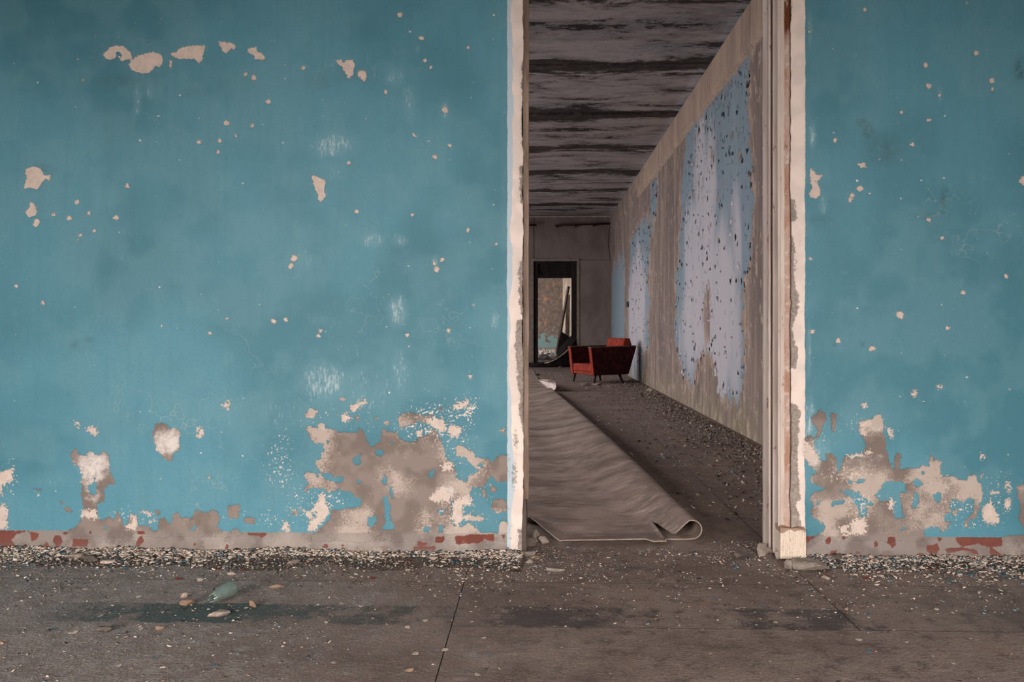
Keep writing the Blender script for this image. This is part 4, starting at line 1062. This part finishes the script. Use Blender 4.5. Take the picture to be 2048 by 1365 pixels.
# sagging dark sheet with a pale edge in front of the threshold
pts = [(1061, 727), (1078, 728), (1092, 727), (1103, 721), (1116, 713), (1128, 703), (1140, 692), (1152, 680)]
ys = [19.55, 19.55, 19.5, 19.5, 19.5, 19.55, 19.6, 19.7]
P = np.zeros((len(pts), 5, 3))
for i, ((px, py), yy) in enumerate(zip(pts, ys)):
    X, _, Z = at_y(px, py, yy)
    for k in range(5):
        f = k / 4
        P[i, k] = (X + 0.08 * f * (i / 7), yy + 0.05 * f, Z * (1 - f) + (0.01 if i < 99 else 0) * f)
o = grid_mesh('torn_dark_sheet', P, M['blackwood'], None, True)
md = o.modifiers.new('thick', 'SOLIDIFY'); md.thickness = 0.012
tag(o, 'torn black floor covering sagging across the foot of the end doorway', 'sheet')
def tube(name, pts, r, mat, label, cat):
    bm = bmesh.new(); rings = []
    for p in pts:
        rings.append([bm.verts.new((p[0] + r * math.cos(6.283 * i / 6), p[1] + r * 0.7 * math.sin(6.283 * i / 6 + 1), p[2] + r * math.sin(6.283 * i / 6))) for i in range(6)])
    for a, b in zip(rings[:-1], rings[1:]):
        for i in range(6): bm.faces.new((a[i], a[(i + 1) % 6], b[(i + 1) % 6], b[i]))
    bm.faces.new(rings[0]); bm.faces.new(rings[-1][::-1])
    return tag(from_bm(name, bm, mat, None, True), label, cat)
q = [(1090, 727), (1099, 725), (1110, 720), (1121, 713), (1130, 706), (1137, 699)]
sheet_edge = [at_y(px, py, 19.48) for px, py in q]
o2 = tube('pale_edge', sheet_edge, 0.014, M['oldwood'], 'thin pale edge of the sheet', None); o2.parent = o
# pipes and cable on the end wall
def pipe(name, p0, p1, r, mat, label, cat, brackets=0):
    p0, p1 = Vector(p0), Vector(p1)
    root = empty(name, p0); tag(root, label, cat)
    d = p1 - p0; L = d.length
    bm = bmesh.new()
    bmesh.ops.create_cone(bm, cap_ends=True, segments=12, radius1=r, radius2=r, depth=L)
    rot = d.to_track_quat('Z', 'Y').to_matrix().to_4x4()
    bm.transform(Matrix.Translation(d / 2) @ rot)
    from_bm('tube', bm, mat, root, True)
    for k in range(brackets):
        c = d * ((k + 0.1) / brackets)
        box('bracket', (c.x - 0.012, -0.02, c.z - 0.045), (c.x + 0.012, 0.12, c.z + r), mat, root)
zp = CAMH + (HZ - 450.5) / FPX * (YF - 0.1)
pipe('ceiling_pipe', (colx(1110, YF - 0.1), YF - 0.1, zp - 0.012), (XR - 0.03, YF - 0.1, zp + 0.025), 0.02, M['iron'], 'long rusty pipe on brackets high on the end wall', 'pipe', 3)
pipe('cut_pipe', (-1.6, YF - 0.1, zp), (colx(1073, YF - 0.1), YF - 0.1, zp), 0.02, M['iron'], 'cut end of a rusty pipe at the left of the end wall', 'pipe', 1)
q = [(1220, 452), (1217, 475), (1216, 490), (1219, 505), (1221, 520)]
tube('hanging_cable', [(min(p[0], XR - 0.03), p[1], p[2]) for p in (at_y(px, py, YF - 0.03) for px, py in q)], 0.007, M['iron'], 'thin dark cable hanging in the corner of the end wall', 'cable')
yy, zz = on_right(1258, 609)
o = box('wall_switch', (XR - 0.05, yy - 0.12, zz - 0.05), (XR - 0.008, yy + 0.12, zz + 0.05), M['switch'], None, 0.008, 2)
tag(o, 'small dark switch box on the blue hall wall above the armchair', 'switch')

# ================================================================== LITTER
def berm_h(x, y):
    """height of the swept-up grit against the foot of the turquoise wall."""
    dd = D - y
    side = np.where((x > -0.04) & (x < 0.97), 0.0, 1.0)
    base = np.where(x < 0, 0.020, 0.012)
    return np.clip(base * side * np.exp(-np.clip(dd, 0, 9) / 0.075) * (1.0 + 1.3 * fbm(x, y, 6, 91, 3)) + 0.004 * fbm(x, y, 14, 95, 3) * np.exp(-np.clip(dd, 0, 9) / 0.15), -0.004, 1)
def berm(name, x0, x1, y0, y1, label):
    gx = np.arange(x0, x1 + 0.001, 0.012); gy_ = np.concatenate([np.arange(y0, y1 - 0.1, 0.02), np.arange(y1 - 0.1, y1 + 0.001, 0.008)])
    X, Y = np.meshgrid(gx, gy_, indexing='ij')
    Z = berm_h(X, Y) - 0.0012
    Z -= 0.006 * np.clip(1 - (Y - y0) / 0.18, 0, 1) + 0.0025 * np.clip(fbm(X, Y, 5, 99, 3) + 0.15, 0, 1) * (D - Y > 0.08)
    Z += 0.003 * fbm(X, Y, 60, 97, 2) * np.exp(-(D - np.clip(Y, 0, D)) / 0.1)
    o = grid_mesh(name, np.stack([X, Y, Z], -1), M['grit'], None, True)
    tag(o, label, 'grit', kind='stuff')
berm('grit_heap', -4.1, -0.05, 2.95, D + 0.012, 'grey grit swept up along the wall left of the doorway')
berm('grit_heap', 1.0, 3.5, 2.95, D + 0.012, 'grey grit swept up along the wall right of the doorway')

TINT = {'cream': (206, 188, 172), 'white': (214, 204, 196), 'blue': (54, 92, 104), 'pblue': (120, 140, 148), 'grey': (132, 120, 112), 'dark': (72, 64, 60), 'red': (124, 62, 50), 'tan': (168, 138, 112)}
def chips(name, xs, ys, zs, size, tints, label, parent=None, thick=0.18, tilt=0.5):
    n = len(xs)
    k = 5
    ang = np.sort(rng.uniform(0, 2 * np.pi, (n, k)), 1) * 0.35 + (np.arange(k) * 2 * np.pi / k)[None] * 0.65 + 0
    rad = rng.uniform(0.55, 1.0, (n, k)) * size[:, None]
    asp = rng.uniform(0.45, 1.0, n)
    lx = rad * np.cos(ang); ly = rad * np.sin(ang) * asp[:, None]
    rot = rng.uniform(0, 2 * np.pi, n)
    px = lx * np.cos(rot)[:, None] - ly * np.sin(rot)[:, None]; py = lx * np.sin(rot)[:, None] + ly * np.cos(rot)[:, None]
    tx = rng.normal(0, tilt, n); ty = rng.normal(0, tilt, n)
    pz = px * tx[:, None] + py * ty[:, None]
    pz = pz - pz.min(1, keepdims=True) * 0.55
    th = np.clip(size * thick, 0.0008, 0.006)
    top = np.stack([px + xs[:, None], py + ys[:, None], pz + zs[:, None] + th[:, None]], -1)
    bot = top - np.stack([np.zeros(n), np.zeros(n), th * 1.6], -1)[:, None, :]
    V = np.concatenate([top, bot], 1).reshape(-1, 3)
    base = (np.arange(n) * 2 * k)[:, None]
    loops = []; starts_len = []
    topf = base + np.arange(k)[None]
    quads = []
    for i in range(k):
        j = (i + 1) % k
        quads.append(np.concatenate([base + i, base + k + i, base + k + j, base + j], 1))
    quads = np.stack(quads, 1).reshape(n, -1)                    # n x (k*4)
    allv = np.concatenate([topf, quads], 1).reshape(-1)
    per = k + 4 * k
    st = (np.arange(n) * per)[:, None] + np.concatenate([[0], k + 4 * np.arange(k)])[None]
    me = bpy.data.meshes.new(name)
    me.vertices.add(len(V)); me.vertices.foreach_set('co', V.reshape(-1).astype(np.float32))
    me.loops.add(len(allv)); me.loops.foreach_set('vertex_index', allv.astype(np.int32))
    me.polygons.add(n * (k + 1)); me.polygons.foreach_set('loop_start', st.reshape(-1).astype(np.int32))
    me.update(calc_edges=True)
    names = list(TINT); tab = np.array([lin(TINT[q]) for q in names])
    prob = np.array([tints.get(q, 0) for q in names], float); prob /= prob.sum()
    pick = rng.choice(len(names), n, p=prob)
    c = tab[pick].copy(); c[:, :3] *= rng.uniform(0.75, 1.12, (n, 1))
    a = me.color_attributes.new('tint', 'FLOAT_COLOR', 'POINT')
    a.data.foreach_set('color', np.repeat(c, 2 * k, 0).reshape(-1).astype(np.float32))
    o = link(name, me, M['litter'], parent)
    tag(o, label, 'litter', kind='stuff')
    return o
def strip(n, x0, x1, fall, smin, smax, dens=None):
    xs = rng.uniform(x0, x1, n)
    dd = rng.exponential(fall, n)
    keep = dd < 0.5
    if dens is not None: keep &= rng.uniform(0, 1, n) < dens(xs, dd)
    xs, dd = xs[keep], dd[keep]
    ys = D - 0.004 - dd
    sz = smin + (smax - smin) * rng.uniform(0, 1, len(xs)) ** 2.2
    zs = np.maximum(berm_h(xs, ys), 0) + rng.uniform(0, 0.003, len(xs))
    return xs, ys, zs, sz
xs, ys, zs, sz = strip(17000, -2.4, -0.06, 0.050, 0.0028, 0.0130, lambda x, d: np.clip(0.45 + 1.6 * fbm(x, d, 4, 71, 3) + np.where(d < 0.05, 0.5, 0), 0, 1))
chips('paint_chip_litter', xs, ys, zs, sz, {'cream': .50, 'blue': .14, 'grey': .12, 'dark': .12, 'red': .02, 'white': .07, 'tan': .03}, 'small paint chips heaped along the foot of the wall left of the doorway', tilt=0.26)
xs, ys, zs, sz = strip(10000, 1.0, 2.4, 0.065, 0.0028, 0.0125, lambda x, d: np.clip(0.40 + 1.6 * fbm(x, d, 4, 73, 3) + np.where(d < 0.05, 0.5, 0), 0, 1))
chips('paint_chip_litter', xs, ys, zs, sz, {'cream': .42, 'blue': .08, 'pblue': .10, 'grey': .18, 'dark': .10, 'red': .04, 'white': .06}, 'small paint chips heaped along the foot of the wall right of the doorway', tilt=0.26)
xs, ys, zs, sz = strip(9000, -2.4, -0.06, 0.14, 0.0015, 0.007, lambda x, d: np.clip(0.5 + 2.0 * fbm(x, d, 3, 171, 3), 0, 1))
chips('grit_litter', xs, ys, zs, sz, {'grey': .40, 'dark': .34, 'cream': .14, 'tan': .08, 'pblue': .04}, 'dark grit and crumbs spread in front of the chips left of the doorway', tilt=0.5)
# threshold and the front floor
def field(n, x0, x1, y0, y1, smin, smax, dens):
    xs = rng.uniform(x0, x1, n); ys = rng.uniform(y0, y1, n)
    k = rng.uniform(0, 1, n) < dens(xs, ys)
    xs, ys = xs[k], ys[k]
    sz = smin + (smax - smin) * rng.uniform(0, 1, len(xs)) ** 4
    zs = np.where(ys > 2.9, np.maximum(berm_h(xs, ys), 0), 0.0)
    return xs, ys, zs, sz
xs, ys, zs, sz = field(5200, -0.04, 0.96, 3.02, 3.62, 0.002, 0.009, lambda x, y: np.clip(0.06 + 0.5 * np.exp(-(x + 0.04) / 0.10) + 0.4 * np.exp(-(0.96 - x) / 0.12) + 1.5 * fbm(x, y, 5, 75, 3), 0, 1) * np.where(y > 3.5, np.where(x > 0.72, 0.8, 0.05), 1))
chips('paint_chip_litter', xs, ys, zs, sz, {'cream': .36, 'pblue': .22, 'blue': .05, 'grey': .18, 'dark': .12, 'tan': .07}, 'paint chips and grit scattered over the doorway threshold', tilt=0.4)
xs, ys, zs, sz = field(26000, -2.3, 2.4, 2.0, 3.3, 0.0010, 0.0085, lambda x, y: np.clip(0.14 + 1.5 * fbm(x, y, 2.5, 79, 4) + np.where(x < -0.9, 0.16, 0) + np.where((x > 0.9) & (y > 2.7), 0.25, 0), 0.01, 1))
chips('paint_chip_litter', xs, ys, zs, sz, {'cream': .30, 'pblue': .10, 'grey': .30, 'dark': .18, 'tan': .10, 'blue': .02}, 'loose paint chips scattered thinly over the front floor', tilt=0.3)
# hall floor: grit along the right wall
n = 15000
ysH = 4.0 + 11.5 * rng.uniform(0, 1, n) ** 1.3
xsH = XR - 0.02 - rng.exponential(0.26, n)
k = (xsH > 0.75) & (xsH < XR - 0.05)
xsH, ysH = xsH[k], ysH[k]
szH = 0.002 + 0.016 * rng.uniform(0, 1, len(xsH)) ** 4
chips('wall_grit_litter', xsH, ysH, np.zeros(len(xsH)), szH, {'grey': .42, 'dark': .34, 'cream': .14, 'tan': .06, 'pblue': .04}, 'dark grit and plaster crumbs along the foot of the hall wall', tilt=0.4)
n = 1500
xsH = rng.uniform(-0.4, 1.7, n); ysH = rng.uniform(4.0, 19.0, n)
k = (xsH > 0.75 - 0.058 * (ysH - 3.63)) | (ysH > 15)
xsH, ysH = xsH[k], ysH[k]
chips('floor_crumb_litter', xsH, ysH, np.zeros(len(xsH)), 0.002 + 0.02 * rng.uniform(0, 1, len(xsH)) ** 4, {'grey': .4, 'dark': .25, 'cream': .25, 'tan': .1}, 'plaster crumbs scattered over the hall floor', tilt=0.3)

# ---- single flakes large enough to tell apart
def flake_mesh(seed, mat):
    r = random.Random(seed)
    n = r.randint(6, 9)
    pts = [(math.cos(6.283 * i / n) * r.uniform(0.55, 1), math.sin(6.283 * i / n) * r.uniform(0.4, 0.8)) for i in range(n)]
    bm = bmesh.new()
    a = [bm.verts.new((x, y, 0.10 + 0.22 * x * x)) for x, y in pts]; b = [bm.verts.new((x, y, 0.22 * x * x)) for x, y in pts]
    ca = bm.verts.new((0, 0, 0.10)); cb = bm.verts.new((0, 0, 0))
    for i in range(n):
        j = (i + 1) % n
        bm.faces.new((ca, a[i], a[j])); bm.faces.new((cb, b[j], b[i])); bm.faces.new((a[i], b[i], b[j], a[j]))
    me = bpy.data.meshes.new('paint_flake'); bmesh.ops.recalc_face_normals(bm, faces=bm.faces); bm.to_mesh(me); bm.free()
    me.materials.append(M[mat])
    return me
FL = {c: [flake_mesh(i * 7 + k, 'chip_' + c) for i in range(5)] for k, c in enumerate(('cream', 'blue', 'grey', 'red'))}
CN = {'cream': 'cream', 'blue': 'turquoise', 'grey': 'grey', 'red': 'brick red'}
def flake(c, x, y, s, where, key):
    o = bpy.data.objects.new('paint_flake', random.choice(FL[c])); COL.objects.link(o)
    z = float(max(berm_h(np.array(x), np.array(y)), 0)) if 2.9 < y < D else 0.0
    tl = random.uniform(-0.16, 0.16)
    o.location = (x, y, z + 0.0005 + abs(tl) * s * 0.5); o.scale = (s, s, s * 0.7)
    o.rotation_euler = (tl, random.uniform(-0.16, 0.16), random.uniform(0, 6.28))
    tag(o, '%s paint flake %s' % (CN[c], where), 'paint flake', '%s flakes %s' % (CN[c], key))
random.seed(21)
def pick(ws): return random.choices(list(ws), list(ws.values()))[0]
for k in range(95):
    flake(pick({'cream': 6, 'blue': 2.2, 'grey': 2, 'red': .6}), random.uniform(-2.1, -0.1), D - 0.025 - random.expovariate(1 / 0.07), random.uniform(0.008, 0.018), 'lying against the wall left of the doorway', 'along the left wall')
for k in range(65):
    flake(pick({'cream': 5, 'blue': 1.6, 'grey': 3, 'red': 1}), random.uniform(1.05, 1.95), D - 0.025 - random.expovariate(1 / 0.09), random.uniform(0.008, 0.018), 'lying against the wall right of the doorway', 'along the right wall')
for k in range(60):
    flake(pick({'cream': 5, 'blue': 1, 'grey': 4}), random.uniform(-1.6, -0.1), random.uniform(2.2, 3.1), random.uniform(0.005, 0.013), 'on the open floor left of the doorway', 'on the left floor')
for k in range(40):
    flake(pick({'cream': 4, 'blue': 1.2, 'grey': 4}), random.uniform(0.9, 1.6), random.uniform(2.3, 3.1), random.uniform(0.005, 0.012), 'on the open floor right of the doorway', 'on the right floor')
for k in range(30):
    flake(pick({'cream': 4, 'blue': 1.4, 'grey': 3}), random.uniform(0.0, 0.88), random.uniform(2.2, 3.3), random.uniform(0.005, 0.011), 'on the floor in front of the doorway', 'before the doorway')

# ---- rubble chunks, each where it lies
def chunk(name, px, py, sx, sy, sz, rz, mat, label, cat, seed=0, z0=None, flat=0.6, sub=3):
    X, Y = on_floor(px, py)
    bm = bmesh.new()
    bmesh.ops.create_icosphere(bm, subdivisions=sub, radius=1.0)
    r = random.Random(seed)
    planes = [(Vector((r.uniform(-1, 1), r.uniform(-1, 1), r.uniform(-0.8, 1))).normalized(), r.uniform(0.34, 0.7)) for _ in range(10)]
    planes.append((Vector((0, 0, 1)), flat)); planes.append((Vector((0, 0, -1)), 0.5))
    for v in bm.verts:
        for nn, d in planes:
            e = v.co.dot(nn) - d
            if e > 0: v.co -= nn * e
        v.co *= 1 + 0.10 * float(fbm(np.array(v.co.x + seed), np.array(v.co.y + v.co.z * 0.7), 3, seed, 2))
        v.co = Vector((v.co.x * sx, v.co.y * sy, v.co.z * sz))
    mz = min(v.co.z for v in bm.verts)
    for v in bm.verts: v.co.z -= mz
    o = from_bm(name, bm, M[mat])
    zz = float(max(berm_h(np.array(X), np.array(Y)), 0)) * 0.6 if (z0 is None and 2.9 < Y < D) else (z0 or 0.0)
    o.location = (X, Y, zz); o.rotation_euler = (0, 0, rz)
    tag(o, label, cat)
chunk('mortar_slab', 1622, 1140, 0.105, 0.055, 0.034, -0.25, 'stone', 'flat broken mortar slab lying before the cream plinth block', 'rubble', 3, flat=0.45)
chunk('mortar_lump', 1582, 1138, 0.030, 0.024, 0.030, 0.3, 'stone', 'small angular mortar lump left of the flat slab', 'rubble', 5)
chunk('mortar_lump', 1523, 1112, 0.030, 0.024, 0.042, 0.2, 'stone', 'rounded grey stone at the foot of the right frame', 'rubble', 8)
chunk('mortar_lump', 1537, 1107, 0.026, 0.018, 0.026, -0.5, 'stone_pale', 'pale stone tucked against the right frame behind the rounded stone', 'rubble', 9)
chunk('mortar_lump', 1556, 1118, 0.016, 0.016, 0.024, 0.9, 'stone', 'small stone at the left corner of the cream plinth block', 'rubble', 10)
chunk('mortar_lump', 1482, 1114, 0.060, 0.035, 0.024, 0.1, 'stone_dark', 'dark crumbly lump on the threshold left of the rounded stone', 'rubble', 12)
chunk('mortar_lump', 1678, 1125, 0.020, 0.014, 0.026, 0.4, 'stone_dark', 'dark shard among the chips below the right wall', 'rubble', 13)
chunk('plaster_lump', 1649, 1159, 0.022, 0.012, 0.012, 0.1, 'stone_pale', 'pinkish pale chip in front of the flat mortar slab', 'rubble', 14)
chunk('mortar_lump', 1057, 1098, 0.034, 0.030, 0.040, 0.4, 'stone_dark', 'dark lump at the foot of the left jamb', 'rubble', 21)
chunk('mortar_lump', 1072, 1083, 0.030, 0.024, 0.045, 1.0, 'stone', 'upright brown lump beside the torn linoleum corner', 'rubble', 22)
chunk('mortar_lump', 1088, 1088, 0.030, 0.022, 0.028, 0.2, 'stone_pale', 'pale lump under the torn linoleum corner', 'rubble', 23)
chunk('mortar_lump', 1058, 1112, 0.028, 0.016, 0.016, 0.0, 'stone', 'flat grey lump in front of the left jamb', 'rubble', 24)
chunk('mortar_lump', 1059, 1127, 0.018, 0.013, 0.014, 0.7, 'stone', 'small grey lump in front of the left jamb, nearest the viewer', 'rubble', 25)
chunk('wood_splinter', 1070, 1116, 0.030, 0.006, 0.006, 0.25, 'ochre', 'short pale splinter before the left jamb', 'splinter', 26, flat=0.8, sub=2)
chunk('plaster_lump', 436, 1232, 0.044, 0.026, 0.014, 0.35, 'stone_pale', 'pale plaster fragment in front of the green bottle shard', 'rubble', 31, flat=0.5)
chunk('wood_block', 376, 1211, 0.036, 0.024, 0.018, 0.2, 'ochre', 'broken wooden block left of the green bottle shard', 'wood scrap', 32, flat=0.45)
chunk('wood_block', 506, 1214, 0.020, 0.014, 0.018, 0.1, 'ochre', 'small ochre wooden block right of the green bottle shard', 'wood scrap', 33, flat=0.6)
chunk('wood_block', 556, 1177, 0.030, 0.010, 0.012, 0.3, 'ochre', 'ochre wood chip near the dark seam right of the bottle shard', 'wood scrap', 34, flat=0.6)
chunk('wood_block', 434, 1190, 0.020, 0.012, 0.010, -0.2, 'ochre', 'brown wood chip just behind the green bottle shard', 'wood scrap', 35)
chunk('plaster_lump', 368, 1195, 0.014, 0.011, 0.014, 0.4, 'stone_pale', 'white stone behind the broken wooden block', 'rubble', 36)
chunk('plaster_lump', 462, 1150, 0.026, 0.020, 0.012, 0.2, 'stone_pale', 'pale flat plaster piece on the floor under the left wall', 'rubble', 37, flat=0.4)
chunk('plaster_lump', 588, 1130, 0.034, 0.024, 0.016, 0.2, 'stone_pale', 'pale rounded plaster piece in the grit under the left wall', 'rubble', 38, flat=0.4)
chunk('plaster_lump', 866, 1122, 0.026, 0.016, 0.014, 0.2, 'stone_pale', 'pale plaster piece in the chips nearest the left jamb', 'rubble', 39, flat=0.4)
chunk('wood_block', 819, 1343, 0.018, 0.007, 0.006, -0.2, 'ochre', 'small tan stick on the floor nearest the viewer', 'wood scrap', 40)
chunk('wood_block', 213, 1264, 0.030, 0.018, 0.014, 0.1, 'stone_dark', 'brown clod on the floor below the dark stripe', 'rubble', 41)
chunk('plaster_lump', 1001, 1166, 0.020, 0.014, 0.008, 0.1, 'stone', 'flat grey chip lying on the long seam', 'rubble', 42)
chunk('mortar_lump', 1108, 1142, 0.050, 0.012, 0.010, -0.3, 'stone', 'thin lifted mortar crust before the doorway', 'rubble', 43)
chunk('plaster_lump', 146, 1118, 0.040, 0.026, 0.016, 0.1, 'stone_pale', 'pale plaster piece in the heap at the far left', 'rubble', 44)
chunk('mortar_lump', 180, 1124, 0.060, 0.024, 0.022, -0.1, 'stone_dark', 'brown crust in the heap at the far left', 'rubble', 45)
chunk('plaster_lump', 215, 1128, 0.040, 0.018, 0.010, 0.1, 'chip_cream', 'large cream plaster flake right of the brown crust', 'rubble', 46, flat=0.4)
chunk('mortar_lump', 320, 1260, 0.016, 0.012, 0.010, 0.5, 'ochre', 'orange crumb in front of the dark stripe', 'rubble', 47)
random.seed(5)
for (px, py) in [(1170, 772), (1195, 771), (1125, 781), (1265, 772), (1300, 783), (1120, 736), (1075, 752)]:
    chunk('floor_debris', px, py, random.uniform(0.06, 0.13), random.uniform(0.03, 0.06), random.uniform(0.02, 0.04), random.uniform(-.3, .3), random.choice(['stone_pale', 'stone_dark', 'stone']), {1170: 'broken plaster under the front of the armchair', 1195: 'pale plaster crumble by the near front leg of the armchair', 1125: 'debris left of the armchair near the linoleum curl', 1265: 'dark crumbs behind the armchair at the wall', 1300: 'plaster shard at the foot of the hall wall', 1120: 'scrap before the end doorway', 1075: 'dark scrap beside the far linoleum strip'}[px], 'rubble', px, sub=2)

# ---- green bottle shard
def bottle():
    a = on_floor(424, 1213); b = on_floor(466, 1192)
    dx, dy = b[0] - a[0], b[1] - a[1]
    L = math.hypot(dx, dy)
    root = empty('bottle_shard', (a[0], a[1], 0.026), math.atan2(dy, dx))
    tag(root, 'broken pale green glass bottle lying on the floor left of the doorway', 'bottle')
    prof = [(0.0, 0.011), (0.10, 0.016), (0.28, 0.021), (0.5, 0.0245), (0.82, 0.026), (0.93, 0.025), (0.985, 0.020), (1.0, 0.011)]
    n = 24
    bm = bmesh.new(); rings = []
    for f, r in prof:
        rings.append([bm.verts.new((f * L + (0.012 * math.sin(i * 1.9) if f == 0 else 0), r * math.cos(6.283 * i / n), r * math.sin(6.283 * i / n))) for i in range(n)])
    for p, q in zip(rings[:-1], rings[1:]):
        for i in range(n): bm.faces.new((p[i], p[(i + 1) % n], q[(i + 1) % n], q[i]))
    c = bm.verts.new((L * 0.97, 0, 0))
    for i in range(n): bm.faces.new((rings[-1][i], rings[-1][(i + 1) % n], c))
    o = from_bm('glass_body', bm, M['glass'], root, True)
    m = o.modifiers.new('thick', 'SOLIDIFY'); m.thickness = 0.0025; m.offset = -1
bottle()
